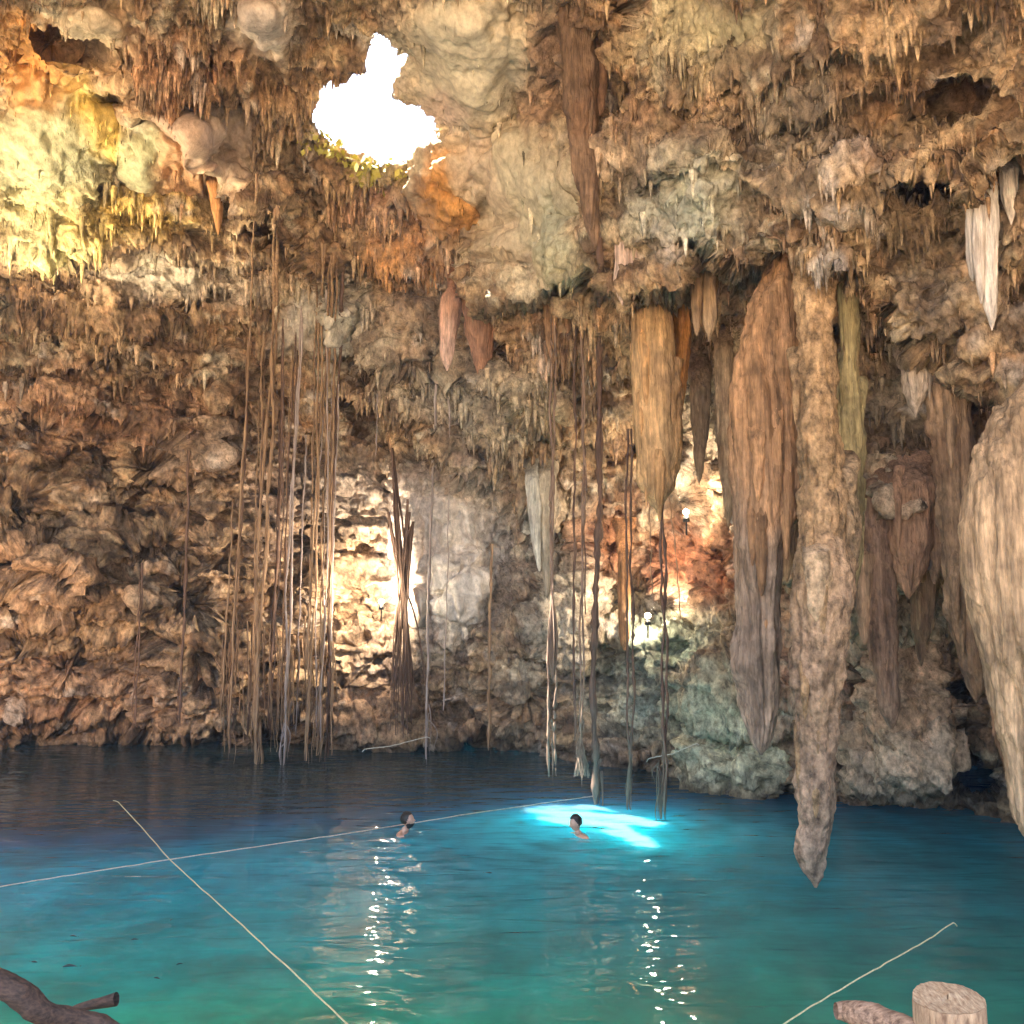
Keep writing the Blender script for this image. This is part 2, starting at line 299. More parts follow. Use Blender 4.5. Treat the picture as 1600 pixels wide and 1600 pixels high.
# pass 3: hanging tufts pull the rock straight down, fine grit
x, y, z = P[..., 0], P[..., 1], P[..., 2]; n = nsmooth(P, 8, 4)
tuft = np.clip(fbm(x * 3.2, y * 3.2, z * 1.1, 2, 61) + .15, 0, 1) ** 1.2
tf = np.clip(vn(x * 9, y * 9, z * 1.6, 66) + .1, 0, 1) ** 1.5
fine = fbm(x * 8, y * 8, z * 7, 3, 71)
nohole = 1 - blob(PX, PY, 600, 150, 150, 130, 0, .4)
down = FRINGE * nohole * (.36 * tuft + .22 * tf) * sc1 * sstep(.9, -.2, n[..., 2])
P[..., 2] -= down * .8
P = P + n * ((fine * (.055 + .06 * FRINGE) * rough + .10 * tf * FRINGE) * sc1)[..., None]
N_ = normals(P)
# --- colours of the rock, with some crevice and cave shade painted in
x, y, z = P[..., 0], P[..., 1], P[..., 2]
def mixc(c, col, m): return c * (1 - m[..., None]) + np.array(col) * m[..., None]
c = np.zeros(P.shape) + np.array(TAN)
m1 = fbm(x * .9, y * .9, z * 1.3, 5, 81); m2 = fbm(x * 1.7, y * 1.7, z * 2.2, 5, 87); m3 = fbm(x * 5, y * 5, z * 3, 4, 93, .65)
c = mixc(c, CREAM, sstep(.0, .35, m1)); c = mixc(c, BROWN, sstep(-.05, .26, m2) * .9); c = mixc(c, RUST, sstep(.12, .4, -m2) * .5)
COLS = [ # cx, cy, rx, ry, rot, colour, strength
 (60, 230, 140, 110, 0, GREEN, .85), (80, 330, 120, 60, 0, (.48, .46, .24), .8), (230, 230, 60, 45, 30, GREEN, .9), (40, 90, 80, 70, 0, ORANGE, .9), (150, 180, 36, 90, -35, YELLOW, .95), (290, 240, 40, 60, -20, (.60, .33, .16), .8), (200, 330, 130, 40, 0, YELLOW, .8), (90, 375, 50, 15, 0, (.55, .52, .22), .8),
 (140, 45, 55, 50, 0, CREAM, .8), (270, 80, 110, 60, 10, (.42, .22, .12), .75), (420, 40, 60, 60, 0, (.55, .50, .45), .8), (330, 210, 120, 36, 35, (.47, .38, .31), .85), (430, 160, 80, 60, 0, (.45, .27, .14), .6), (250, 430, 120, 50, 0, (.46, .46, .40), .7), (380, 450, 50, 40, 0, (.58, .52, .42), .6), (100, 470, 170, 40, 0, BROWN, .4),
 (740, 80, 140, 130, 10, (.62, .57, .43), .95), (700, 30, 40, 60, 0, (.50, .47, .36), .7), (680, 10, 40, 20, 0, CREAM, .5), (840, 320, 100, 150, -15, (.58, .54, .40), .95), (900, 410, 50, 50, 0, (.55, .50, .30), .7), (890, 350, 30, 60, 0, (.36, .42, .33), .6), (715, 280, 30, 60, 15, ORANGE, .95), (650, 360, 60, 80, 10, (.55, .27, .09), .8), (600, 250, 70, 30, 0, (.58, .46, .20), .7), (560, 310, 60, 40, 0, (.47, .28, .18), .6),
 (780, 290, 26, 140, -25, (.58, .47, .36), .6), (700, 160, 60, 30, 20, (.56, .42, .34), .7), (870, 100, 40, 130, 0, (.32, .20, .13), .7), (1120, 40, 120, 40, 0, (.48, .44, .27), .7), (1400, 60, 80, 60, 0, (.55, .41, .24), .6), (1090, 320, 90, 80, 0, (.43, .45, .36), .8), (1230, 200, 130, 110, 0, (.36, .31, .22), .6), (1010, 240, 60, 40, 50, (.50, .37, .25), .6), (1330, 230, 60, 40, 30, (.30, .26, .23), .6), (1520, 60, 90, 60, 0, (.40, .29, .20), .5), (1400, 340, 90, 70, 0, (.42, .33, .21), .5), (1520, 480, 120, 80, 0, (.40, .34, .25), .5),
 (550, 500, 60, 50, 0, (.52, .50, .42), .8), (470, 500, 34, 36, 0, (.54, .52, .46), .8), (620, 540, 60, 80, 0, (.42, .36, .28), .6), (720, 620, 100, 50, 0, (.47, .42, .32), .7), (820, 620, 90, 60, 0, (.45, .39, .27), .6), (870, 520, 70, 60, 0, (.40, .24, .15), .6),
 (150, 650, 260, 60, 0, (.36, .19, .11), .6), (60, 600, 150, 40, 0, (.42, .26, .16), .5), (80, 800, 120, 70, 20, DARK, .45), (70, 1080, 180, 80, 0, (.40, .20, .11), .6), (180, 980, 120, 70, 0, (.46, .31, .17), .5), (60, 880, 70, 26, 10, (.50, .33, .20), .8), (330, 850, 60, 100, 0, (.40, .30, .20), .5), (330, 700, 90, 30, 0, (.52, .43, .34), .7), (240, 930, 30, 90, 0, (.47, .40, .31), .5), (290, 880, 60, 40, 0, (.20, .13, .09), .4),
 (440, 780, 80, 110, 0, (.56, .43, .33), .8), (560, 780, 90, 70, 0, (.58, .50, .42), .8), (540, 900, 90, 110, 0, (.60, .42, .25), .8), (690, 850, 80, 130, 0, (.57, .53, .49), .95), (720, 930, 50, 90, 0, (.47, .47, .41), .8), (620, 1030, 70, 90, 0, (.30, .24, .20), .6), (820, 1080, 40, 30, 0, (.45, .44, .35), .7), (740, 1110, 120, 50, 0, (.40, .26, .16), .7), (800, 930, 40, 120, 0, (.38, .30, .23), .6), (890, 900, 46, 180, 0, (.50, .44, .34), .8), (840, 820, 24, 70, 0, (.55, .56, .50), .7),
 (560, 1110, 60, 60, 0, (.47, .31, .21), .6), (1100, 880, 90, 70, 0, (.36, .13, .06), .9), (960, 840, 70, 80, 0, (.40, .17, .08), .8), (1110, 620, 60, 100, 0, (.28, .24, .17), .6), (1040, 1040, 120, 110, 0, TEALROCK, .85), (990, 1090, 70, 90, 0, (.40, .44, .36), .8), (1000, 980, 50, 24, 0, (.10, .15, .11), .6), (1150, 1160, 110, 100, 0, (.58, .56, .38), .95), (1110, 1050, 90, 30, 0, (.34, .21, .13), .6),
 (1290, 1050, 60, 150, 0, (.36, .20, .13), .7), (1420, 850, 100, 100, 0, (.56, .37, .23), .9), (1420, 1050, 100, 150, 0, (.56, .39, .26), .9), (1430, 1210, 90, 60, 0, (.64, .50, .36), .95), (550, 480, 60, 60, 0, (.62, .58, .48), .7), (1100, 60, 120, 60, 0, (.58, .52, .32), .6), (1080, 330, 90, 90, 0, (.50, .52, .42), .6), (700, 880, 90, 150, 0, (.64, .58, .52), .9), (250, 1080, 120, 70, 0, (.50, .33, .21), .6), (1500, 1120, 50, 140, -12, DARK, .6), (1400, 640, 120, 60, 0, (.33, .30, .22), .6), (1420, 560, 30, 60, 0, (.30, .34, .28), .5), (950, 1170, 120, 30, 0, (.20, .13, .09), .7)]  # dark patch over the right water cave paints in its shade
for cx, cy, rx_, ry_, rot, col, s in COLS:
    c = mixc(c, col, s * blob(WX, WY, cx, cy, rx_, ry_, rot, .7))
rb = RUB * sstep(0, .4, m1 + .1); c = mixc(c, (.50, .33, .19), rb * .55); c = mixc(c, (.05, .035, .028), RUB * sstep(.05, .3, fbm(x * 1.6, y * 1.6, z * 3.4, 5, 171, .6)) * .7)  # dark noise stands in for shaded cracks of the rubble wall
c = c * (1 + (.40 * m3 * (1 - .65 * SMOOTH))[..., None]) ; c = mixc(c, BROWN, sstep(.05, .5, m3) * .35 * rough)
c = mixc(c, DARK, (1 - .7 * FL) * sstep(.26, .55, ridged(x * 1.1, y * 1.1, z * 2.4, 4, 99)) * .62 * (1 - .85 * SMOOTH))     # dark bands along the bedding, painting in the shade of crevices
crack = sstep(.86, .97, ridged(x * .55, y * .55, z * .55, 4, 107, .4)); c = mixc(c, (.12, .08, .05), crack * SMOOTH * .8)
streak = fbm(x * 6, y * 6, z * .25, 3, 111); c = c * (1 + .5 * streak * np.clip(FLUTE, 0, 1))[..., None]
c = mixc(c, WHITE, sstep(.35, .6, fbm(x * 1.4, y * 1.4, z * 1.6, 4, 120)) * .5 * rough)
wl = np.exp(-np.abs(z) / .18) ; c = mixc(c, (.14, .10, .06), wl * .7)                                     # wet band at the waterline
c = np.clip(c, .015, .85)
# --- faces, minus the skylight
nv, nu = PX.shape; idx = np.arange(nv * nu).reshape(nv, nu)
hx = PX + 9 * nx2 + 6 * nx; hy = PY + 9 * ny2 + 6 * ny
hole = (((hx - 598) / 27) ** 2 + ((hy - 103) / 44) ** 2 < 1) | (((hx - 568) / 74) ** 2 + ((hy - 170) / 56) ** 2 < 1) | (((hx - 638) / 58) ** 2 + ((hy - 194) / 54) ** 2 < 1)
q = np.stack([idx[:-1, :-1], idx[1:, :-1], idx[1:, 1:], idx[:-1, 1:]], -1)
hq = hole[:-1, :-1] | hole[1:, :-1] | hole[1:, 1:] | hole[:-1, 1:]
Fq = q[~hq]
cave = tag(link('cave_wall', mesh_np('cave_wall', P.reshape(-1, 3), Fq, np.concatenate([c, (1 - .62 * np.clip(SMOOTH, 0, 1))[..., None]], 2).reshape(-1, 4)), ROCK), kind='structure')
def surf(px, py):
    j = int(np.argmin(np.abs(U - px))); i = int(np.argmin(np.abs(V_ - py))); return Vector(P[i, j]), Vector(N_[i, j])

# roof beyond the frame and above the shell, open only around the skylight
def grid_obj(name, xs, ys, zf, col, keep=None):
    X, Y = np.meshgrid(xs, ys); Z = zf(X, Y); G = np.arange(X.size).reshape(X.shape)
    q = np.stack([G[:-1, :-1], G[:-1, 1:], G[1:, 1:], G[1:, :-1]], -1).reshape(-1, 4)
    if keep is not None:
        cxm = (X[:-1, :-1] + X[1:, 1:]).ravel() / 2; cym = (Y[:-1, :-1] + Y[1:, 1:]).ravel() / 2; q = q[keep(cxm, cym)]
    k = 1 + .3 * fbm(X * .8, Y * .8, X * 0, 4, 130)
    return mesh_np(name, np.stack([X, Y, Z], -1).reshape(-1, 3), q, (np.array(col) * k[..., None]).reshape(-1, 3))
rf = grid_obj('cave_roof', np.linspace(-40, 40, 161), np.linspace(-1, 40, 83), lambda X, Y: 15.2 + fbm(X * .3, Y * .3, X * 0, 4, 140) * 1.2, TAN,
              lambda a, b: np.hypot(a - (HOLE.x - .8), b - (HOLE.y + 1.8)) > 6.5)
tag(link('cave_roof', rf, ROCK), kind='structure')
# ledge the visitors stand on; its open sunlit rear is added to bounce light in
def ledge_z(X, Y):
    edge = sstep(5.3, 3.6, Y + .5 * fbm(X * .8, X * 0, X * 0, 3, 150) - .0 * X)
    return -1.5 + edge * 2.5 + fbm(X * .9, Y * .9, X * 0, 5, 152) * .22 * np.clip(edge + .3, 0, 1) + sstep(-2, -30, Y) * 1.5
tag(link('rock_ledge', grid_obj('rock_ledge', np.linspace(-45, 45, 240), np.concatenate([np.linspace(-60, -2, 40), np.linspace(-1.8, 7, 90)]), ledge_z, (.38, .28, .19)), ROCK), kind='structure')
# pool bed
def bed_z(X, Y): return -1.3 - 4.5 * sstep(6, 14, Y + .35 * X) + fbm(X * .4, Y * .4, X * 0, 5, 160) * .7
tag(link('pool_bed', grid_obj('pool_bed', np.linspace(-26, 26, 120), np.linspace(2, 28, 70), bed_z, (.30, .34, .24)), ROCK), kind='structure')

# ------------------------------------------------------------------ water
SW1 = on_water(630, 1302); SW2 = on_water(906, 1306)
def water_mat():
    m, N, L, b = new_mat('clear_water'); N.remove(b); out = N['Material Output']
    geo = N.new('ShaderNodeNewGeometry'); sp = N.new('ShaderNodeSeparateXYZ'); L.new(geo.outputs['Position'], sp.inputs[0])
    def math_(op, a, b_=None, clamp=False):
        q = N.new('ShaderNodeMath'); q.operation = op; q.use_clamp = clamp
        for i, v in enumerate((a, b_)):
            if v is None: continue
            if isinstance(v, (int, float)): q.inputs[i].default_value = v
            else: L.new(v, q.inputs[i])
        return q.outputs[0]
    nz = N.new('ShaderNodeTexNoise'); nz.inputs['Scale'].default_value = .28; nz.inputs['Detail'].default_value = 4; L.new(geo.outputs['Position'], nz.inputs['Vector'])
    # depth of the bed under the surface sets the water's own colour: green shallows, teal, deep blue
    yy = math_('ADD', sp.outputs[1], math_('MULTIPLY', sp.outputs[0], -.06)); yy = math_('ADD', yy, math_('MULTIPLY', math_('SUBTRACT', nz.outputs[0], .5), 3.0))
    lx = math_('MULTIPLY', sp.outputs[0], -.08); lxn = N.new('ShaderNodeClamp'); lxn.inputs[1].default_value = 0; lxn.inputs[2].default_value = .55; L.new(lx, lxn.inputs[0])
    yy = math_('ADD', yy, math_('MULTIPLY', math_('SUBTRACT', sp.outputs[1], 9.5), lxn.outputs[0]))
    t = math_('DIVIDE', math_('SUBTRACT', yy, 4.0), 18.0, True)
    cr = N.new('ShaderNodeValToRGB'); E = cr.color_ramp.elements
    E[0].position = 0; E[0].color = (.02, .22, .09, 1); E[1].position = 1; E[1].color = (.004, .02, .035, 1)
    for p_, c_ in ((.18, (.010, .25, .12)), (.30, (.002, .23, .20)), (.46, (.001, .26, .34)), (.60, (.001, .24, .36)), (.69, (.002, .08, .18)), (.79, (.003, .03, .065))):
        e = E.new(p_); e.color = (*c_, 1)
    L.new(t, cr.inputs[0]); mr = N.new('ShaderNodeMapRange'); L.new(math_('ADD', math_('MULTIPLY', sp.outputs[0], math_('DIVIDE', 10.0, sp.outputs[1])), math_('MULTIPLY', nz.outputs[0], 3.0)), mr.inputs[0]); mr.inputs[1].default_value = -1; mr.inputs[2].default_value = 6.5; mr.inputs[3].default_value = 1.4; mr.inputs[4].default_value = .75
    mt = N.new('ShaderNodeTexNoise'); mt.inputs['Scale'].default_value = .9; mt.inputs['Detail'].default_value = 6; mt.inputs['Roughness'].default_value = .62; L.new(geo.outputs['Position'], mt.inputs['Vector'])
    mm = N.new('ShaderNodeMapRange'); L.new(mt.outputs[0], mm.inputs[0]); mm.inputs[1].default_value = .36; mm.inputs[2].default_value = .66; mm.inputs[3].default_value = .72; mm.inputs[4].default_value = 1.35
    dk = N.new('ShaderNodeVectorMath'); dk.operation = 'SCALE'; L.new(cr.outputs[0], dk.inputs[0]); L.new(math_('MULTIPLY', mr.outputs[0], mm.outputs[0]), dk.inputs['Scale'])
    # ripples
    mp = N.new('ShaderNodeMapping'); mp.inputs['Scale'].default_value = (.9, 3.0, 1); L.new(geo.outputs['Position'], mp.inputs[0])
    w1 = N.new('ShaderNodeTexNoise'); w1.inputs['Scale'].default_value = 1.3; w1.inputs['Detail'].default_value = 1.6; w1.inputs['Distortion'].default_value = .5; L.new(mp.outputs[0], w1.inputs['Vector'])
    hgt = math_('MULTIPLY', w1.outputs[0], 1.0)
    mp2 = N.new('ShaderNodeMapping'); mp2.inputs['Scale'].default_value = (.35, .9, 1); mp2.inputs['Rotation'].default_value = (0, 0, .3); L.new(geo.outputs['Position'], mp2.inputs[0])
    w2 = N.new('ShaderNodeTexNoise'); w2.inputs['Scale'].default_value = .9; w2.inputs['Detail'].default_value = 2; L.new(mp2.outputs[0], w2.inputs['Vector'])
    hgt = math_('ADD', hgt, math_('MULTIPLY', w2.outputs[0], 1.2))
    for S, amp, kf, rad in ((SW1, .22, 13., 1.8), (SW2, .34, 11., 2.6)):
        d = N.new('ShaderNodeVectorMath'); d.operation = 'DISTANCE'; L.new(geo.outputs['Position'], d.inputs[0]); d.inputs[1].default_value = (S.x, S.y, 0)
        dd = math_('ADD', d.outputs['Value'], math_('MULTIPLY', nz.outputs[0], .5))
        s = math_('SINE', math_('MULTIPLY', dd, kf)); fall = math_('POWER', 2.718, math_('MULTIPLY', math_('DIVIDE', d.outputs['Value'], rad), -1.0))
        hgt = math_('ADD', hgt, math_('MULTIPLY', math_('MULTIPLY', s, fall), amp))
    bp = N.new('ShaderNodeBump'); bp.inputs['Strength'].default_value = 1; bp.inputs['Distance'].default_value = .034; L.new(hgt, bp.inputs['Height'])
    ss = N.new('ShaderNodeSubsurfaceScattering'); ss.falloff = 'BURLEY'; ss.inputs['Scale'].default_value = 3.6
    ss.inputs['Radius'].default_value = (.05, 1.2, 1.3); L.new(dk.outputs[0], ss.inputs['Color'])
    tr = N.new('ShaderNodeBsdfTransparent'); tr.inputs[0].default_value = (.06, .55, .5, 1)
    m1_ = N.new('ShaderNodeMixShader'); m1_.inputs[0].default_value = .18; df = N.new('ShaderNodeBsdfDiffuse'); df.inputs[0].default_value = (.65, .9, .9, 1); m0_ = N.new('ShaderNodeMixShader'); m0_.inputs[0].default_value = .06; L.new(ss.outputs[0], m0_.inputs[1]); L.new(df.outputs[0], m0_.inputs[2]); L.new(m0_.outputs[0], m1_.inputs[1]); L.new(tr.outputs[0], m1_.inputs[2])
    gl = N.new('ShaderNodeBsdfGlossy'); gl.inputs['Roughness'].default_value = .005; L.new(bp.outputs[0], gl.inputs['Normal'])
    fr = N.new('ShaderNodeFresnel'); fr.inputs[0].default_value = 1.33; L.new(bp.outputs[0], fr.inputs['Normal'])
    m2_ = N.new('ShaderNodeMixShader'); L.new(fr.outputs[0], m2_.inputs[0]); L.new(m1_.outputs[0], m2_.inputs[1]); L.new(gl.outputs[0], m2_.inputs[2])
    L.new(m2_.outputs[0], out.inputs[0]); return m
wm = grid_obj('water', np.linspace(-27, 27, 55), np.linspace(3, 24.2, 26), lambda X, Y: X * 0, (0, 0, 0))
tag(link('water', wm, water_mat()), kind='structure')

# ------------------------------------------------------------------ stalactites traced as solid bodies
def profile_body(rows, D, seed, col, flute=.12, rough=.1, nseg=56, deep=.85, col2=None, lean=0.0, top_back=1.3, drips=1, clean=0.0):
    """a solid of round cross-section whose left and right outline follow rows of (y, x left, x right); D metres ahead"""
    y0, a0, b0 = rows[0]; e_ = .22 * (b0 - a0); rows = [(y0 - 60, a0 - 2.2 * e_, b0 + 2.2 * e_), (y0 - 30, a0 - e_, b0 + e_), (y0 - 5, a0 - e_ * .3, b0 + e_ * .3)] + list(rows)
    ys = [r[0] for r in rows]; step = max(2.2, (ys[-1] - ys[0]) / 420)
    wl_ = rows[-1][2] - rows[-1][1]; cl_ = (rows[-1][2] + rows[-1][1]) / 2; rows += [(rows[-1][0] + .35 * wl_, cl_ - .34 * wl_, cl_ + .3 * wl_), (rows[-1][0] + .75 * wl_, cl_ - .06 * wl_, cl_ + .06 * wl_)]; ys = [r[0] for r in rows]
    yy = np.arange(ys[0], ys[-1] + step, step); yy[-1] = ys[-1]
    xl = np.interp(yy, ys, [r[1] for r in rows]); xr = np.interp(yy, ys, [r[2] for r in rows])
    k = np.ones(5) / 5; pad = lambda a: np.convolve(np.pad(a, 2, mode='edge'), k, 'valid')
    xl, xr = pad(xl), pad(xr); ctr = (xl + xr) / 2; rad = np.maximum((xr - xl) / 2, .5) * D / F
    rxx, rzz = ray(ctr, yy); t = (yy - yy[0]) / (yy[-1] - yy[0])
    Dr = D + lean * t + top_back * np.clip(1 - (yy - yy[0]) / 70, 0, 1) ** 1.5
    cx = rxx * Dr; cz = H + rzz * Dr; cy = Dr
    th = np.linspace(0, 2 * math.pi, nseg, endpoint=False)
    TH, CX = np.meshgrid(th, cx); CY = np.repeat(cy[:, None], nseg, 1) if np.ndim(cy) else np.full_like(CX, cy); CZ = np.repeat(cz[:, None], nseg, 1); R = np.repeat(rad[:, None], nseg, 1)
    X0 = np.cos(TH); Y0 = np.sin(TH); X = CX + R * X0; Y = CY + R * Y0 * deep; Z = CZ
    o = seed * 3.7
    X_, Y_ = X, Y; X = X + .10 * fbm(X * 1.2, Y * 1.2, Z * .7, 3, seed + 90); Y = Y + .10 * fbm(X * 1.2, Y * 1.2, Z * .7, 3, seed + 93)
    nn = flute * ridged(X * 3.2 + o, Y * 3.2, Z * .16, 3, seed) + flute * .55 * ridged(X * 11 + o, Y * 11, Z * .35, 2, seed + 4) \
        + rough * fbm(X * 2.2 + o, Y * 2.2, Z * 1.6, 5, seed + 8) + rough * .45 * fbm(X * 9 + o, Y * 9, Z * 6, 3, seed + 14)
    gr = 1 - np.abs(vn(X * 17 + o, Y * 17, Z * .5, seed + 60)); nn += -.035 * sstep(.8, 1, gr) + .05 * fbm(X * 20, Y * 20, Z * 14, 3, seed + 62)
    kn = sstep(.15, .5, fbm(X * 3.3, Y * 3.3, Z * 2.6, 3, seed + 64)); nn += rough * .55 * kn - .06
    rr = R * (1 + nn * np.minimum(1.6, .32 / np.maximum(R, .05)) * 1.0)
    X = CX + rr * X0; Y = CY + rr * Y0 * deep; Z = Z + .25 * R * fbm(X * 3, Y * 3, Z, 3, seed + 20)
    V = np.stack([X, Y, Z], -1).reshape(-1, 3); n_ = len(yy); G = np.arange(n_ * nseg).reshape(n_, nseg); G2 = np.roll(G, -1, 1)
    q = np.stack([G[:-1], G[1:], G2[1:], G2[:-1]], -1).reshape(-1, 4)
    tip = len(V); V = np.vstack([V, [[cx[-1], cy[-1], cz[-1] - rad[-1] * .4], [cx[0], cy[0], cz[0]]]])
    cap = np.stack([G[-1], np.full(nseg, tip), np.full(nseg, tip), G2[-1]], -1)
    base = np.array(col) * (1 + .38 * fbm(X * 2.4, Y * 2.4, Z * .7, 4, seed + 30) + (1 - .6 * clean) * np.clip(1.0 - 1.8 * rough, .3, 1) * fbm(X * 9, Y * 9, Z * .35, 4, seed + 33, .65) + .3 * fbm(X * 7, Y * 7, Z * 5, 3, seed + 34))[..., None]
    st = (1 - clean) * sstep(.12, .45, fbm(X * 1.6, Y * 1.6, Z * 1.1, 4, seed + 37))[..., None] * .6
    pt = sstep(.2, .5, fbm(X * 14, Y * 14, Z * 9, 3, seed + 71))[..., None] * (.10 + .9 * rough) * (1 - clean); base = base * (1 - np.clip(pt, 0, .75))
    base = base * (1 - st) + np.array((.20, .12, .07)) * st
    if col2 is not None:
        g = sstep(.35, .8, np.repeat(t[:, None], nseg, 1) + .25 * fbm(X * 1.5, Y * 1.5, Z, 3, seed + 40))[..., None]; base = base * (1 - g) + np.array(col2) * (base.mean(2, keepdims=True) / np.mean(col)) * g
    base = base * (1 if clean else np.array((.92, .85, .78)))
    rg = ridged(X * 1.3, Y * 1.3, Z * 2.0, 3, seed + 80)[..., None]; base = base * (1 - .25 * sstep(.55, .9, rg) * (1 - clean))
    colr = np.vstack([np.clip(base, .015, .85).reshape(-1, 3), [base[-1, 0], base[0, 0]]])
    return V, q, cap, colr
def join_bodies(bodies):
    Vs, Fs, Cs, o = [], [], [], 0
    for V, q, cap, c_ in bodies:
        Vs.append(V); Cs.append(c_); Fs.append(q + o); o += len(V)
    return np.vstack(Vs), np.vstack(Fs), np.vstack(Cs)
def stalactite(label, bodies, cat='stalactite', name='stalactite', group=None, mat=None):
    bs = [profile_body(*b[:4], **b[4]) for b in bodies]
    rows, D0, sd, cl, kk = bodies[0]; r_ = np.random.default_rng(sd); W_ = max(r[2] - r[1] for r in rows); ya, yb = rows[0][0], rows[-1][0]
    for i in range(int(np.clip((yb - ya) / 55, 0, 14) * kk.get('drips', 1)) if W_ > 30 else 0):            # small drips growing on its flanks
        y = ya + (yb - ya) * (.08 + .8 * r_.random()); l_ = np.interp(y, [r[0] for r in rows], [r[1] for r in rows]); q_ = np.interp(y, [r[0] for r in rows], [r[2] for r in rows]); w_ = q_ - l_
        u_ = r_.choice([r_.uniform(.02, .3), r_.uniform(.7, .98), r_.uniform(.2, .8)]); xc = l_ + w_ * u_; hw = w_ * r_.uniform(.05, .13); Ln = hw * r_.uniform(7, 14)
        Dd = D0 - math.sqrt(max(0, .25 - (u_ - .5) ** 2)) * w_ * D0 / F * .85
        bs.append(profile_body([(y, xc - hw, xc + hw), (y + Ln * .6, xc - hw * .85, xc + hw * .8), (y + Ln, xc - hw * .3, xc + hw * .3)], Dd, sd + 500 + i, tuple(np.array(cl) * r_.uniform(.75, 1.15)), flute=.2, rough=.25, nseg=20, top_back=.25))
    V, q, c_ = join_bodies(bs)
    tri = []; o = 0
    me = mesh_np(name, V, q, c_)
    ob = link(name, me, mat or FLUTED); tag(ob, label, cat, group); return ob
TANC = (.40, .29, .17)
stalactite('longest thick tan stalactite, its pale tip hanging just above the turquoise water', [
 ([(300, 1262, 1300), (380, 1250, 1305), (420, 1244, 1300), (520, 1242, 1302), (600, 1240, 1305), (680, 1245, 1310), (760, 1248, 1318), (830, 1250, 1322), (880, 1240, 1330), (930, 1230, 1328), (1000, 1240, 1320), (1060, 1240, 1314), (1120, 1246, 1310), (1180, 1246, 1302), (1240, 1246, 1298), (1290, 1256, 1296), (1320, 1250, 1291), (1335, 1246, 1288), (1350, 1252, 1287), (1365, 1258, 1286), (1374, 1266, 1283)], 10.8, 201, TANC, dict(flute=.13, rough=.26, nseg=90, col2=(.40, .30, .22))),
 ([(740, 1288, 1330), (820, 1292, 1340), (880, 1300, 1338), (930, 1305, 1330), (990, 1306, 1322)], 10.9, 215, (.42, .33, .22), dict(flute=.2, rough=.3)),
 ([(860, 1262, 1300), (900, 1256, 1296), (950, 1262, 1290)], 10.5, 219, (.5, .4, .28), dict(flute=.1, rough=.3))], mat=ROCK)
stalactite('broad fluted reddish tan column left of the longest stalactite, swelling at mid height', [
 ([(400, 1205, 1250), (440, 1190, 1250), (470, 1176, 1250), (520, 1166, 1250), (570, 1153, 1248), (620, 1146, 1248), (680, 1146, 1250), (760, 1150, 1248), (810, 1153, 1240), (860, 1156, 1222), (930, 1158, 1218), (980, 1155, 1216), (1020, 1148, 1214), (1050, 1148, 1212), (1090, 1160, 1211), (1130, 1168, 1206), (1160, 1176, 1202)], 12.0, 231, (.46, .29, .16), dict(flute=.32, rough=.10, nseg=96, col2=(.36, .29, .23))),
 ([(700, 1212, 1256), (790, 1215, 1252), (840, 1218, 1246), (880, 1222, 1238), (905, 1226, 1232)], 11.9, 240, (.45, .32, .18), dict(flute=.2, rough=.15))])
stalactite('slim greenish tan column right behind the longest stalactite', [
 ([(270, 1308, 1340), (400, 1308, 1341), (480, 1310, 1342), (560, 1314, 1342), (620, 1302, 1344), (700, 1300, 1350), (800, 1306, 1350), (880, 1318, 1346), (925, 1328, 1336)], 11.4, 251, (.42, .38, .21), dict(flute=.16, rough=.16, nseg=64))])
stalactite('golden ribbed stalactite hanging left of the upper lit cave lamp', [
 ([(440, 1002, 1040), (480, 993, 1045), (560, 990, 1052), (620, 992, 1060), (700, 995, 1062), (740, 1001, 1057), (770, 1009, 1048), (788, 1018, 1036), (797, 1024, 1030)], 14.4, 261, (.58, .38, .19), dict(flute=.26, rough=.07, clean=.4, nseg=72))])
stalactite('short orange stalactite close to the right side of the golden ribbed one', [
 ([(455, 1040, 1078), (520, 1045, 1079), (580, 1050, 1075), (620, 1055, 1070), (655, 1060, 1064)], 14.7, 271, (.58, .30, .10), dict(flute=.18, rough=.14))])
stalactite('straight brown fringe stalactite with a ragged flat end, above the dark recess', [
 ([(390, 1080, 1100), (440, 1080, 1098), (490, 1082, 1096), (520, 1086, 1092)], 13.2, 281, (.40, .29, .18), dict(flute=.2, rough=.1)),
 ([(390, 1095, 1122), (440, 1096, 1123), (500, 1098, 1121), (528, 1104, 1112)], 13.2, 283, (.40, .30, .19), dict(flute=.2, rough=.1))])
stalactite('huge rounded flowstone bulge with pale streaks at the right edge of the photo', [
 ([(330, 1660, 1860), (440, 1650, 1830), (530, 1636, 1780), (590, 1596, 1750), (630, 1568, 1750), (690, 1540, 1770), (760, 1521, 1780), (820, 1515, 1780), (900, 1520, 1780), (960, 1532, 1780), (1020, 1545, 1775), (1100, 1566, 1760), (1180, 1582, 1740), (1250, 1592, 1720), (1285, 1597, 1690), (1300, 1604, 1650)], 9.6, 291, (.47, .33, .20), dict(flute=.26, rough=.05, clean=.1, nseg=160, deep=.7, drips=0))], name='flowstone', cat='flowstone')
stalactite('ragged brown stalactite just left of the huge flowstone bulge, ending mid wall', [
 ([(600, 1452, 1512), (700, 1466, 1515), (800, 1474, 1525), (900, 1480, 1536), (980, 1490, 1541), (1040, 1504, 1545), (1075, 1514, 1538), (1092, 1522, 1529)], 11.4, 301, (.38, .27, .17), dict(flute=.2, rough=.22, nseg=72))])
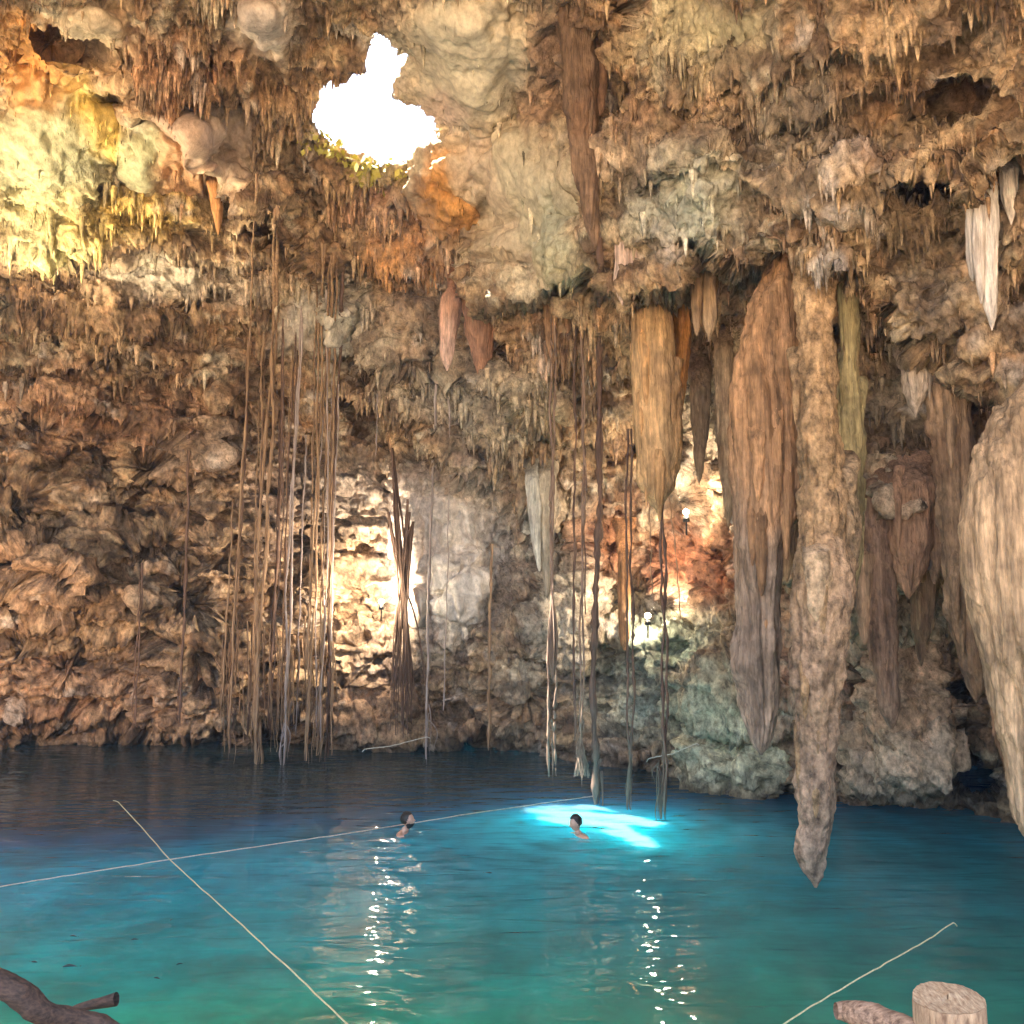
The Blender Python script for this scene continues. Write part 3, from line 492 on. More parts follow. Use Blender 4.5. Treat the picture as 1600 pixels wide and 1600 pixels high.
stalactite('lower pointed brown stalactite tucked against the flowstone bulge near the water', [
 ([(880, 1522, 1572), (1000, 1540, 1576), (1100, 1552, 1590), (1180, 1566, 1596), (1215, 1577, 1588)], 10.6, 311, (.44, .27, .16), dict(flute=.2, rough=.2, nseg=64))])
stalactite('bright white pointed stalactite with three ribs, high on the right', [
 ([(270, 1535, 1556), (305, 1528, 1562), (350, 1524, 1562), (400, 1526, 1561), (440, 1530, 1560), (475, 1536, 1559), (498, 1542, 1557), (512, 1547, 1553)], 9.2, 321, (.80, .74, .66), dict(clean=.9, drips=0, flute=.14, rough=.08)),
 ([(300, 1512, 1536), (350, 1508, 1532), (400, 1509, 1530), (430, 1514, 1526)], 9.25, 323, (.66, .60, .52), dict(clean=.9, flute=.14, rough=.08)),
 ([(310, 1520, 1545), (400, 1518, 1540), (450, 1526, 1540), (470, 1530, 1536)], 9.15, 325, (.70, .63, .55), dict(clean=.9, flute=.14, rough=.08))])
stalactite('small white tapering stalactite at the upper right edge beside the bright white one', [
 ([(265, 1562, 1590), (310, 1564, 1592), (335, 1574, 1586), (348, 1578, 1582)], 9.3, 331, (.72, .66, .58), dict(clean=.9, flute=.16, rough=.1))])
stalactite('pale pink drape of stone hanging from the ceiling lip', [
 ([(360, 958, 985), (400, 960, 984), (440, 958, 980), (465, 964, 978), (474, 970, 975)], 13.2, 341, (.66, .50, .40), dict(clean=.7, flute=.15, rough=.1)),
 ([(360, 978, 1000), (400, 978, 1001), (440, 980, 999), (460, 985, 996)], 13.25, 343, (.66, .50, .40), dict(clean=.7, flute=.15, rough=.1))])
stalactite('rust red rounded knob with a white drip, left of the pair below the skylight', [
 ([(452, 700, 712), (462, 690, 720), (480, 686, 722), (520, 685, 714), (560, 688, 709), (574, 695, 702)], 18.0, 351, (.36, .19, .11), dict(clean=.5, drips=0, flute=.12, rough=.06, col2=(.60, .42, .34)))])
stalactite('rust red rounded knob, right of the pair below the skylight', [
 ([(452, 742, 756), (462, 728, 766), (480, 723, 772), (520, 726, 772), (560, 738, 768), (590, 748, 762)], 17.9, 361, (.32, .17, .10), dict(clean=.5, drips=0, flute=.14, rough=.06))])
stalactite('long dark brown ridge of rock hanging from the top centre of the ceiling', [
 ([(-120, 860, 930), (0, 872, 935), (80, 878, 935), (160, 882, 930), (240, 896, 930), (300, 906, 934), (350, 914, 936), (382, 926, 934)], 12.6, 371, (.20, .14, .095), dict(flute=.24, rough=.2, nseg=72)),
 ([(-120, 900, 960), (0, 915, 955), (100, 925, 950), (170, 930, 944)], 12.7, 373, (.25, .16, .10), dict(flute=.24, rough=.2))], name='hanging_ridge', cat='rock ridge')
stalactite('orange brown cone of stone on the left ceiling under the yellow rock', [
 ([(280, 322, 346), (320, 328, 349), (350, 334, 347), (364, 339, 343)], 17.8, 381, (.48, .27, .12), dict(flute=.16, rough=.1))])
stalactite('white stone curtain on the back wall beside the blue light shaft', [
 ([(745, 822, 842), (800, 825, 846), (850, 832, 846), (888, 840, 846)], 18.9, 391, (.48, .46, .39), dict(clean=.6, flute=.16, rough=.1)),
 ([(745, 838, 868), (840, 842, 866), (900, 848, 862), (930, 852, 858)], 19.0, 393, (.42, .39, .31), dict(flute=.16, rough=.1))], name='stone_curtain', cat='stalactite')
stalactite('wide brown drapery of stone right of the longest stalactite, ending in one point', [
 ([(760, 1340, 1386), (880, 1338, 1392), (960, 1348, 1394), (1040, 1366, 1400), (1100, 1377, 1404), (1132, 1388, 1398)], 12.4, 401, (.36, .25, .18), dict(flute=.22, rough=.26, nseg=64)),
 ([(860, 1338, 1366), (950, 1340, 1360), (1000, 1346, 1356)], 12.2, 403, (.42, .30, .2), dict(flute=.2, rough=.2))])
stalactite('blunt brown stalactite under the right hand rock shelf, second from the longest one', [
 ([(760, 1384, 1452), (850, 1390, 1450), (895, 1402, 1440), (926, 1414, 1426)], 12.1, 411, (.40, .26, .17), dict(flute=.2, rough=.26, nseg=64))])
stalactite('short brown stalactite at the right end of the rock shelf', [
 ([(760, 1440, 1492), (850, 1444, 1482), (885, 1451, 1472), (908, 1457, 1463)], 12.2, 421, (.38, .26, .17), dict(flute=.2, rough=.22))])
stalactite('small tan stalactite pointing at the dark water cave on the right', [
 ([(890, 1424, 1464), (960, 1426, 1459), (1000, 1431, 1450), (1037, 1437, 1442)], 12.7, 431, (.42, .32, .2), dict(flute=.2, rough=.2))])
stalactite('pale stub of stone between the green column and the white stalactite', [
 ([(575, 1412, 1462), (610, 1416, 1456), (635, 1422, 1440), (648, 1428, 1434)], 11.4, 441, (.52, .46, .38), dict(flute=.18, rough=.16))])
stalactite('thin orange stone pillar left of the lower lit cave lamp', [
 ([(870, 966, 984), (930, 966, 984), (990, 968, 983), (1010, 972, 980)], 18.3, 451, (.50, .27, .13), dict(flute=.2, rough=.12))], name='stone_pillar')
stalactite('brown pointed stalactite in the dark recess left of the broad column', [
 ([(600, 1080, 1108), (680, 1084, 1104), (740, 1088, 1098), (755, 1091, 1094)], 15.2, 461, (.33, .26, .18), dict(flute=.2, rough=.15))])
stalactite('long grey brown stalactite against the left side of the broad column', [
 ([(540, 1118, 1150), (650, 1120, 1150), (740, 1126, 1148), (800, 1132, 1144), (820, 1136, 1140)], 14.6, 471, (.36, .27, .17), dict(flute=.2, rough=.15))])
stalactite('tan stalactite cluster over the centre recess, left of the thickest root', [
 ([(440, 842, 872), (500, 848, 870), (540, 854, 866), (556, 858, 862)], 16.4, 481, (.46, .30, .18), dict(flute=.2, rough=.15)),
 ([(430, 872, 902), (480, 876, 898), (515, 884, 892)], 16.2, 485, (.42, .26, .15), dict(flute=.2, rough=.15))])

# ------------------------------------------------------------------ the fringe of small stalactites nobody could count
def fringe():
    inb = (PX > -120) & (PX < 1720) & (PY > -120) & (PY < 1000) & ~hole
    clump = sstep(-.05, .35, fbm(x * .8 + 3, y * .8, z * .8, 4, 191)); wgt = (FRINGE ** 2.2 * (clump + .06) + .015) * np.clip(.35 - N_[..., 2], 0, 1.2) * np.clip(tuft * 3 + .15, 0, 2) * inb * np.where(PY > 700, .06, 1) * (1 - .95 * SMOOTH) * (1 - .8 * blob(PX, PY, 600, 150, 130, 110, 0, .4))
    pr = wgt.ravel() / wgt.sum(); n = 60000
    pick = rng.choice(len(pr), n, p=pr); base = P.reshape(-1, 3)[pick] + N_.reshape(-1, 3)[pick] * -.02; cc = c.reshape(-1, 3)[pick]
    dd = D.ravel()[pick]; big_ = rng.random(n) ** 5
    big_ = rng.random(n) ** 22; Ln = (.04 + .10 * rng.random(n) ** 2 + .42 * big_) * np.clip(dd / 15, .55, 1.2); R = (.007 + .011 * rng.random(n) + .045 * big_) * np.clip(dd / 15, .6, 1.3)
    ns = 5; th = np.linspace(0, 2 * math.pi, ns, endpoint=False); levels = [(.06, 1.25), (-.35, .85), (-.75, .45)]
    Vs = []
    off = rng.random(n) * 6.28; bend = (rng.random((n, 2)) - .5) * .08
    for lv, rk in levels:
        ang = th[None] + off[:, None]; X = base[:, 0:1] + np.cos(ang) * (R * rk)[:, None] + (bend[:, 0] * -lv * Ln)[:, None]; Y = base[:, 1:2] + np.sin(ang) * (R * rk)[:, None] + (bend[:, 1] * -lv * Ln)[:, None]
        Z = np.repeat((base[:, 2] + lv * Ln)[:, None], ns, 1); Vs.append(np.stack([X, Y, Z], -1))
    tipv = np.stack([base[:, 0] + bend[:, 0] * Ln, base[:, 1] + bend[:, 1] * Ln, base[:, 2] - Ln], -1)[:, None]
    V = np.concatenate(Vs + [tipv], 1); nvp = V.shape[1]; f = []
    for l in range(len(levels) - 1):
        for k in range(ns):
            a = l * ns + k; b_ = l * ns + (k + 1) % ns; f += [(a, b_, b_ + ns), (a, b_ + ns, a + ns)]
    for k in range(ns): f.append(((len(levels) - 1) * ns + k, (len(levels) - 1) * ns + (k + 1) % ns, nvp - 1))
    f = np.array(f); Fa = (f[None] + (np.arange(n) * nvp)[:, None, None]).reshape(-1, 3)
    var = .7 + .8 * rng.random((n, 1)); colr = np.repeat(np.clip(cc * var, .02, .8)[:, None], nvp, 1)
    return mesh_np('stalactite_fringe', V.reshape(-1, 3), Fa, colr.reshape(-1, 3))
tag(link('stalactite_fringe', fringe(), ROCK), 'dense fringe of thousands of tiny brown stalactites over the cave ceiling', 'stalactites', kind='stuff')

# ------------------------------------------------------------------ hanging roots
ROOT_P = wood_mat('root_tan', (.15, .085, .045), (.42, .28, .16), (20, 20, 1.5)); ROOT_D = wood_mat('root_dark', (.06, .035, .025), (.20, .12, .08), (20, 20, 1.5)); ROOT_W = wood_mat('root_pale', (.10, .06, .04), (.34, .23, .16), (20, 20, 1.5)); ROOT_G = wood_mat('root_grey', (.20, .16, .14), (.48, .40, .36), (20, 20, 1.5))
def tube(pts, rads, ns=8, wob=0.0, seed=0):
    """a swept tube through points; returns V, quads"""
    pts = np.array(pts, float); rads = np.array(rads, float); r_ = np.random.default_rng(seed)
    T = np.gradient(pts, axis=0); T /= np.linalg.norm(T, axis=1, keepdims=True) + 1e-9
    up = np.array([.03, 1., .02]) if abs(T[0][1]) < .8 else np.array([0, 0, 1.])
    A = np.cross(T, up); A /= np.linalg.norm(A, axis=1, keepdims=True) + 1e-9; B = np.cross(T, A)
    th = np.linspace(0, 2 * math.pi, ns, endpoint=False); k = 1 + wob * (r_.random((len(pts), ns)) - .5)
    V = pts[:, None] + (np.cos(th)[None, :, None] * A[:, None] + np.sin(th)[None, :, None] * B[:, None]) * (rads[:, None] * k)[..., None]
    G = np.arange(len(pts) * ns).reshape(len(pts), ns); G2 = np.roll(G, -1, 1); q = np.stack([G[:-1], G[1:], G2[1:], G2[:-1]], -1).reshape(-1, 4)
    c0 = [[G[0, 0], G[0, i], G[0, i + 1], G[0, i + 1]] for i in range(1, ns - 1)]; c1 = [[G[-1, 0], G[-1, i + 1], G[-1, i], G[-1, i]] for i in range(1, ns - 1)]
    return V.reshape(-1, 3), q
def merge(parts):
    Vs, Fs, o = [], [], 0
    for V, q in parts: Vs.append(V); Fs.append(q + o); o += len(V)
    return np.vstack(Vs), np.vstack(Fs)
def root(label, path, Dt, wpx, mat, seed, strands=1, split=0, up=40, group=None, Dtop=None, brush=None):
    """path in photo pixels, hanging from the ceiling at Dtop to Dt metres ahead; strands twist around one another"""
    path = [(path[0][0], path[0][1] - up)] + list(path)
    ys = np.array([p[1] for p in path], float); xs = np.array([p[0] for p in path], float)
    yy = np.arange(ys[0], ys[-1], 9.0); yy = np.append(yy, ys[-1]); xx = np.interp(yy, ys, xs); r_ = np.random.default_rng(seed)
    k = np.ones(9) / 9; xx[4:-4] = np.convolve(xx, k, 'valid'); t = (yy - yy[0]) / (yy[-1] - yy[0])
    sd_ = np.array([surf(a_, b_)[0].y for a_, b_ in zip(xx, yy)]) - .35; Dv = np.minimum(Dt, np.where(yy < 760, sd_, Dt)); Dv = np.maximum(Dv, Dt - 4.5); Dv = np.minimum.accumulate(Dv[::-1])[::-1]; Dv[3:-3] = np.convolve(Dv, np.ones(7) / 7, 'valid'); a, b = ray(xx, yy); C_ = np.stack([a * Dv, Dv, H + b * Dv], -1); m = px_m(Dt); parts = []
    for s in range(strands):
        ph = 2 * math.pi * s / max(strands, 1) + seed; rr = wpx * m / 2 * (1 if strands == 1 else .62)
        off = 0 if strands == 1 else wpx * m * .42
        j = np.cumsum(r_.normal(0, .006, (len(yy), 2)), 0) * (1 if strands < 3 else 1.6)
        X = C_.copy(); X[:, 0] += off * np.cos(ph + t * 9 + .6 * np.sin(t * 17)) + j[:, 0] + .01 * np.sin(t * 30 + seed); X[:, 1] += off * np.sin(ph + t * 9) + j[:, 1]
        w_ = rr * (1.0 + .35 * np.sin(t * 41 + s + seed) * r_.random(len(yy)) + .20 * r_.normal(0, 1, len(yy))); w_ = np.clip(w_, rr * .6, rr * 1.6) * np.where(t > .97, 1 - (t - .97) * 20, 1)
        parts.append(tube(X, np.maximum(w_, .003), 8, .15, seed + s))
    end = C_[-1]
    for s in range(split):                                   # the frayed end: rootlets
        n_ = 9; g = np.linspace(0, 1, n_); L_ = (22 + 40 * r_.random()) * m; st = end + np.array([0, 0, (30 + 60 * r_.random()) * m])
        dx, dy = r_.normal(0, 5 * m, 2) * 1.3
        X = st + np.stack([dx * g ** .7 + .4 * dx * np.sin(g * 5), dy * g, -L_ * g * 1.5], -1); parts.append(tube(X, .5 * wpx * m * .42 * (1.1 - g), 5, .2, seed + 50 + s))
    if brush:                                                # a brush of fine hairs round the stem
        y0_, y1_, hw0, hw1, nb = brush
        for s in range(nb):
            g = np.linspace(0, 1, 12); yh = y0_ + (y1_ - y0_) * g; ci = np.interp(yh, yy, np.arange(len(yy))).astype(int); a = r_.uniform(0, 6.28); rr = np.sqrt(r_.random()) * m
            w2 = (hw0 * np.sin(np.pi * np.clip(g, 0, 1)) + hw1 * g) * rr; X = C_[ci].copy(); X[:, 2] = H + ray(np.full(12, 800.), yh)[1] * Dv[ci]
            X[:, 0] += np.cos(a) * w2 + r_.normal(0, .004, 12); X[:, 1] += np.sin(a) * w2; cut = int(9 + r_.random() * 4); parts.append(tube(X[:cut], np.linspace(.9, .5, cut) * m, 5, .2, seed + 90 + s))
    V, q = merge(parts); ob = link('hanging_root', mesh_np('hanging_root', V, q), mat); return tag(ob, label, 'root', group)
DL = water_depth(1193)
G_ = 'long aerial roots hanging from the cave ceiling'
ROOTS = [
 ('thin pale root hanging highest on the left, bright thread in its upper half', [(400, 292), (394, 420), (387, 620), (380, 720), (372, 900), (366, 1050), (362, 1176)], DL, 3.6, ROOT_P, 1, 1, 2),
 ('thick tan root in the left cluster, second from its left edge', [(431, 345), (429, 520), (424, 640), (415, 760), (407, 900), (404, 1050), (402, 1196)], DL, 8.5, ROOT_P, 2, 2, 6),
 ('dark straight root on the left edge of the left cluster before the brown rubble wall', [(388, 600), (380, 760), (371, 900), (362, 1050), (358, 1172)], DL + .6, 4.6, ROOT_D, 3, 1, 2),
 ('dark root close beside the thick tan root, in front of the lit wall', [(412, 660), (408, 800), (400, 960), (394, 1080), (390, 1150)], DL + .9, 4.0, ROOT_D, 4, 1, 2),
 ('mauve grey root with a forked white tip touching the water', [(471, 500), (466, 660), (457, 800), (452, 1000), (448, 1100), (443, 1197)], DL - .2, 5.2, ROOT_G, 5, 2, 6),
 ('slender dark root between the thick tan root and the mauve one', [(441, 620), (437, 760), (431, 920), (427, 1030), (424, 1140)], DL + .7, 3.8, ROOT_D, 6, 1, 2),
 ('tan root forming the left edge of the dense right hand bunch', [(505, 402), (503, 600), (500, 760), (497, 900), (494, 1040), (490, 1188)], DL, 5.5, ROOT_P, 7, 2, 5),
 ('orange brown root in the middle of the dense right hand bunch', [(519, 420), (517, 600), (513, 760), (510, 900), (505, 1060), (502, 1180)], DL + .1, 6.0, ROOT_P, 8, 3, 4),
 ('dark root at the right edge of the bunch, crossing the blown bright wall', [(536, 440), (531, 600), (525, 740), (521, 880), (518, 1010), (514, 1184)], DL + .2, 5.4, ROOT_D, 9, 1, 4),
 ('fine brown root ending halfway in the right hand bunch', [(527, 430), (525, 560), (521, 700), (518, 800)], DL + .3, 3.0, ROOT_P, 10, 1, 0),
 ('fine tan root just left of the right hand bunch', [(494, 430), (491, 600), (486, 760), (482, 940), (478, 1120)], DL + .4, 2.8, ROOT_P, 11, 1, 2),
 ('hair thin tan root crossing the gap between the two bunches', [(456, 560), (449, 720), (442, 900), (438, 1060)], DL + .6, 2.4, ROOT_P, 12, 1, 0),
 ('thin dark root alone on the rubble wall left of the clusters', [(293, 700), (289, 820), (285, 940), (280, 1060), (278, 1130)], 20.6, 4.2, ROOT_D, 13, 1, 3),
 ('short dark root farthest left on the rubble wall', [(221, 900), (217, 980), (213, 1060), (210, 1135)], 20.8, 3.4, ROOT_D, 14, 2, 3),
 ('faint brown root left of the left cluster reaching to the shore', [(364, 800), (357, 920), (350, 1020), (343, 1130)], 20.5, 2.8, ROOT_P, 15, 1, 2),
 ('fine grey root right of the mauve one, frayed at the water', [(478, 700), (470, 860), (464, 1000), (460, 1150)], DL + .5, 2.6, ROOT_G, 16, 1, 4),
 ('thin grey root hanging before the white back wall', [(683, 590), (680, 720), (677, 860), (674, 1000), (671, 1100), (669, 1186)], DL, 4.0, ROOT_G, 17, 1, 4),
 ('hair thin pale root right of the white back wall', [(701, 640), (699, 800), (697, 960), (693, 1110)], DL + .2, 2.0, ROOT_G, 18, 1, 0),
 ('short hair thin root under the dark centre overhang', [(589, 610), (588, 670), (587, 716)], DL, 1.8, ROOT_G, 19, 1, 0),
 ('straight pinkish root between the white back wall and the light shaft', [(768, 870), (767, 960), (766, 1060), (765, 1172)], DL + .1, 4.4, ROOT_P, 20, 1, 1),
 ('faint brown root left of the thickest dark root', [(897, 480), (898, 700), (898, 900), (897, 1060), (898, 1155)], 16.8, 3.6, ROOT_D, 23, 1, 1),
 ('thickest dark root, straight and black before the bright water', [(937, 392), (938, 560), (938, 760), (936, 960), (937, 1120), (940, 1256)], water_depth(1258), 9.5, ROOT_D, 24, 1, 4),
 ('slim dark root directly right of the thickest one, tip in turquoise water', [(984, 690), (985, 840), (986, 1000), (987, 1150), (988, 1266)], water_depth(1268), 5.5, ROOT_D, 25, 2, 4),
 ('rightmost thick brown root, frayed tip in the turquoise glow', [(1034, 790), (1036, 900), (1036, 1020), (1034, 1160), (1031, 1280)], water_depth(1282), 7.0, ROOT_D, 26, 2, 6),
 ('fine root below the golden ribbed stalactite, first from its left', [(1012, 770), (1016, 850), (1022, 940)], 14.6, 2.0, ROOT_P, 27, 1, 0),
 ('fine curved root ending just above the green rock ledge', [(1047, 780), (1052, 860), (1060, 970)], 14.7, 1.8, ROOT_P, 28, 1, 0),
 ('short thin root close left of the thickest dark root', [(912, 620), (914, 800), (912, 960)], 16.9, 2.4, ROOT_D, 29, 1, 0),
]
for lb, path, Dt, wp, mt, sd, st, spl in ROOTS:
    Ps, _ = surf(path[0][0], path[0][1]); dtop = Dt
    root(lb, path, Dt, wp * 1.0, mt, sd, st, spl, up=20, group=G_)
# the two roots the sun strikes stand in the shaft itself
def shaft_depth(px, py):
    a = float(ray(px, py)[0]); # depth at which the shaft's centre line crosses this column
    best = min((abs((HOLE + sdir * t).x / (HOLE + sdir * t).y - a), (HOLE + sdir * t).y) for t in np.linspace(0, 15, 400)); return best[1]
root('root whose lower part glows white where the sun shaft strikes it', [(865, 430), (863, 700), (863, 900), (864, 1050), (863, 1140), (862, 1214)], 16.0, 6.5, ROOT_W, 21, 2, 3, up=10, brush=(935, 1065, 9, 0, 46), group=G_)
root('root whose frayed end burns white just above the water, left of the thickest one', [(911, 520), (909, 800), (906, 1000), (907, 1150), (909, 1207)], 15.9, 5.0, ROOT_W, 22, 2, 8, up=10, brush=(1150, 1214, 0, 15, 60), group=G_)
rr2 = np.random.default_rng(55)
for i in range(12):
    x0 = float((rr2.uniform(384, 420), rr2.uniform(440, 478), rr2.uniform(497, 545))[i % 3]); lb_ = ('hair thin brown strand beside the thick tan root', 'hair thin dark strand beside the mauve grey root', 'hair thin grey strand inside the dense right hand bunch')[i % 3]; x1 = x0 - rr2.uniform(8, 26); y1 = float(rr2.uniform(1020, 1190)); xm = (x0 + x1) / 2 + rr2.normal(0, 4)
    root(lb_, [(x0, float(rr2.uniform(400, 620))), (xm, 800.), (x1, y1)], DL + rr2.uniform(-.2, .8), float(rr2.uniform(1.4, 2.6)), [ROOT_P, ROOT_D, ROOT_G][i % 3], 300 + i, 1, int(rr2.integers(0, 3)), up=10, group=('hair thin strands by the thick tan root', 'hair thin strands by the mauve root', 'hair thin strands in the right hand bunch')[i % 3])
# tangle on the back wall
def tangle():
    parts = []; r_ = np.random.default_rng(77); Dk = 21.2
    tops = [(612, 700), (614, 730), (637, 780), (645, 815), (640, 800), (606, 800)]
    for i in range(30):
        tx, ty = tops[i % 6]; bx = 628 + r_.normal(0, 17); by = 1060 + r_.random() * 95; kx = 629 + r_.normal(0, 3.5); ky = 915 + r_.normal(0, 20)
        ys = np.linspace(ty, by, 34); xs = np.interp(ys, [ty, ky, ky + 70, by], [tx, kx, kx + (bx - kx) * .5, bx]); xs[2:-2] = np.convolve(xs, np.ones(5) / 5, 'valid')
        xs += np.cumsum(r_.normal(0, .35, 34)); Dd = Dk + r_.normal(0, .12) + np.cumsum(r_.normal(0, .012, 34)); a, b = ray(xs, ys)
        parts.append(tube(np.stack([a * Dd, Dd, H + b * Dd], -1), np.linspace(1.5, .8, 34) * px_m(Dk) * (.6 + r_.random()), 6, .3, i))
    V, q = merge(parts); tag(link('root_tangle', mesh_np('root_tangle', V, q), ROOT_D), 'dark fan shaped tangle of roots climbing the white back wall', 'roots')
tangle()
def tangle2():
    parts = []; r_ = np.random.default_rng(78)
    for i in range(60):
        x0 = 345 + r_.random() * 185; y0 = 960 + r_.random() * 100; L_ = 60 + r_.random() * 110; ys = np.linspace(y0, min(y0 + L_, 1175), 14)
        xs = x0 + np.cumsum(r_.normal(0, .9, 14)); Dd = 20.6 + r_.random() * .6; a, b = ray(xs, ys); Dd = np.full(14, Dd)
        parts.append(tube(np.stack([a * Dd, Dd, H + b * Dd], -1), np.linspace(1.0, .5, 14) * px_m(20) * (.6 + r_.random()), 5, .3, i))
    V, q = merge(parts); tag(link('rootlets', mesh_np('rootlets', V, q), ROOT_P), 'fine frayed rootlets hanging among the lower ends of the left root cluster', 'roots', kind='stuff')
tangle2()

# ------------------------------------------------------------------ ferns round the skylight, yellow to imitate the lit rim drips
LEAF = plain('yellow_leaf', (.34, .30, .05), .6)
def leaves(spots, spread, size, seed):
    r_ = np.random.default_rng(seed); n_ = len(spots); s_ = spots + r_.normal(0, 1, (n_, 3)) * spread; L_ = size * (.5 + r_.random(n_))[:, None]
    d = r_.normal(0, .6, (n_, 3)); d[:, 2] = -1 + r_.random(n_) * .9; d /= np.linalg.norm(d, axis=1, keepdims=True); sd_ = np.cross(d, r_.normal(0, 1, (n_, 3))); sd_ /= np.linalg.norm(sd_, axis=1, keepdims=True) + 1e-6
    V = np.stack([s_, s_ + d * L_ * .5 + sd_ * L_ * .3, s_ + d * L_, s_ + d * L_ * .5 - sd_ * L_ * .3], 1); return V.reshape(-1, 3), np.arange(n_ * 4).reshape(n_, 4)
sp_ = np.concatenate([np.repeat(np.array([tuple(surf(a, b)[0])]), 45, 0) for a, b in ((500, 212), (520, 226), (545, 236), (570, 244), (592, 250), (615, 256), (640, 262))])
V, q = leaves(sp_, (.22, .2, .10), .16, 5)
tag(link('leaflets', mesh_np('leaflets', V, q), LEAF), 'yellow green ferns standing in for lit drips on the lower rim of the skylight', 'plants', kind='stuff')
# unseen leaves added over the skylight, cut to leave a slit of sun
r_ = np.random.default_rng(9)
def over(p, z): return np.array([p[0] + sdir.x / sdir.z * z, p[1] + sdir.y / sdir.z * z])
cand = np.stack([r_.uniform(-17, 7, 27000), r_.uniform(8, 25, 27000), r_.uniform(21.5, 24, 27000)], -1)
wat = cand[:, :2] - np.outer(cand[:, 2], [sdir.x / sdir.z, sdir.y / sdir.z])
A_, B_ = np.array([1.35, 16.5]), np.array([2.6, 12.9]); ab = B_ - A_; tt_ = np.clip(((wat - A_) @ ab) / (ab @ ab), 0, 1); dist = np.linalg.norm(wat - (A_ + tt_[:, None] * ab), axis=1)
thin = (np.hypot(wat[:, 0] - 2.9, wat[:, 1] - 14.4) < 2.3) & (r_.random(len(cand)) < .72)
V, q = leaves(cand[~thin & (dist > 1.10 + .15 * np.sin(tt_ * 9))], (0, 0, 0), .55, 6)
tag(link('sun_mask_leaves', mesh_np('sun_mask_leaves', V, q), LEAF), 'unseen leaves added above the skylight to shape the sunbeam', 'foliage', kind='stuff')

# ------------------------------------------------------------------ lamps
def floodlight(label, px, py, Dl, aim, power, col, spot=150, shadow=.12):
    p = at(px, py, Dl); t = empty('cave_lamp', p, label=label, cat='lamp', group='floodlights set on the cave wall')
    d = (Vector(aim) - p).normalized(); rot = d.to_track_quat('-Z', 'Y').to_matrix().to_4x4()
    def box(name, sx, sy, sz, off, mat, taper=1.0):
        V = np.array([[x * sx * (taper if z > 0 else 1), y * sy * (taper if z > 0 else 1), z * sz + off] for x in (-.5, .5) for y in (-.5, .5) for z in (-.5, .5)])
        Fq = np.array([(0, 1, 3, 2), (4, 6, 7, 5), (0, 4, 5, 1), (2, 3, 7, 6), (0, 2, 6, 4), (1, 5, 7, 3)])
        o = link(name, mesh_np(name, V, Fq, smooth=False), mat, t); o.matrix_parent_inverse = Matrix(); o.matrix_local = rot; return o
    hb = box('housing', .12, .12, .10, -.14, DARKM, .8); hb.matrix_local = Matrix()
    th = np.linspace(0, math.pi, 13); ph = np.linspace(0, 2 * math.pi, 20, endpoint=False); T, Q = np.meshgrid(th, ph, indexing='ij'); V = np.stack([.055 * np.sin(T) * np.cos(Q), .055 * np.sin(T) * np.sin(Q), .055 * np.cos(T)], -1).reshape(-1, 3)
    G = np.arange(13 * 20).reshape(13, 20); G2 = np.roll(G, -1, 1); o = link('glass_globe', mesh_np('glass_globe', V, np.stack([G[:-1], G[1:], G2[1:], G2[:-1]], -1).reshape(-1, 4)), GLOW, t); o.matrix_parent_inverse = Matrix(); o.matrix_local = rot
    br = box('bracket', .03, .03, .30, -.30, DARKM); br.matrix_local = Matrix()
    ld = bpy.data.lights.new('cave_lamp_bulb', 'SPOT'); ld.energy = power; ld.color = col; ld.spot_size = math.radians(spot); ld.spot_blend = .5; ld.shadow_soft_size = shadow
    lo = bpy.data.objects.new('bulb', ld); C.objects.link(lo); lo.parent = t; lo.matrix_local = rot @ Matrix.Translation((0, 0, -.13))
    return t
DARKM = plain('lamp_housing', (.04, .04, .04), .5); GLOW = plain('lamp_glass', (.8, .8, .7), .3, ((1, .85, .6), 60))
floodlight('glaring floodlight low on the back wall, beside the left root clusters', 596, 940, 20.6, at(520, 890, 23.4), 62, (1, .80, .60), 165)
floodlight('glaring floodlight low in the rusty alcove, above the green ledge', 1012, 962, 18.2, at(1012, 915, 20.5), 20, (1, .80, .62), 150)
floodlight('floodlight higher in the alcove, right of the golden ribbed stalactite', 1072, 800, 17.0, at(1062, 740, 19.0), 20, (1, .80, .62), 150)
floodlight('warm floodlight on the left shore lighting the rubble wall', -160, 1120, 16.5, at(120, 900, 21.5), 62, (1, .64, .40), 120)
floodlight('yellow floodlight aimed up at the green and orange ceiling', -110, 560, 15.5, at(110, 200, 17), 150, (1, .78, .50), 95)

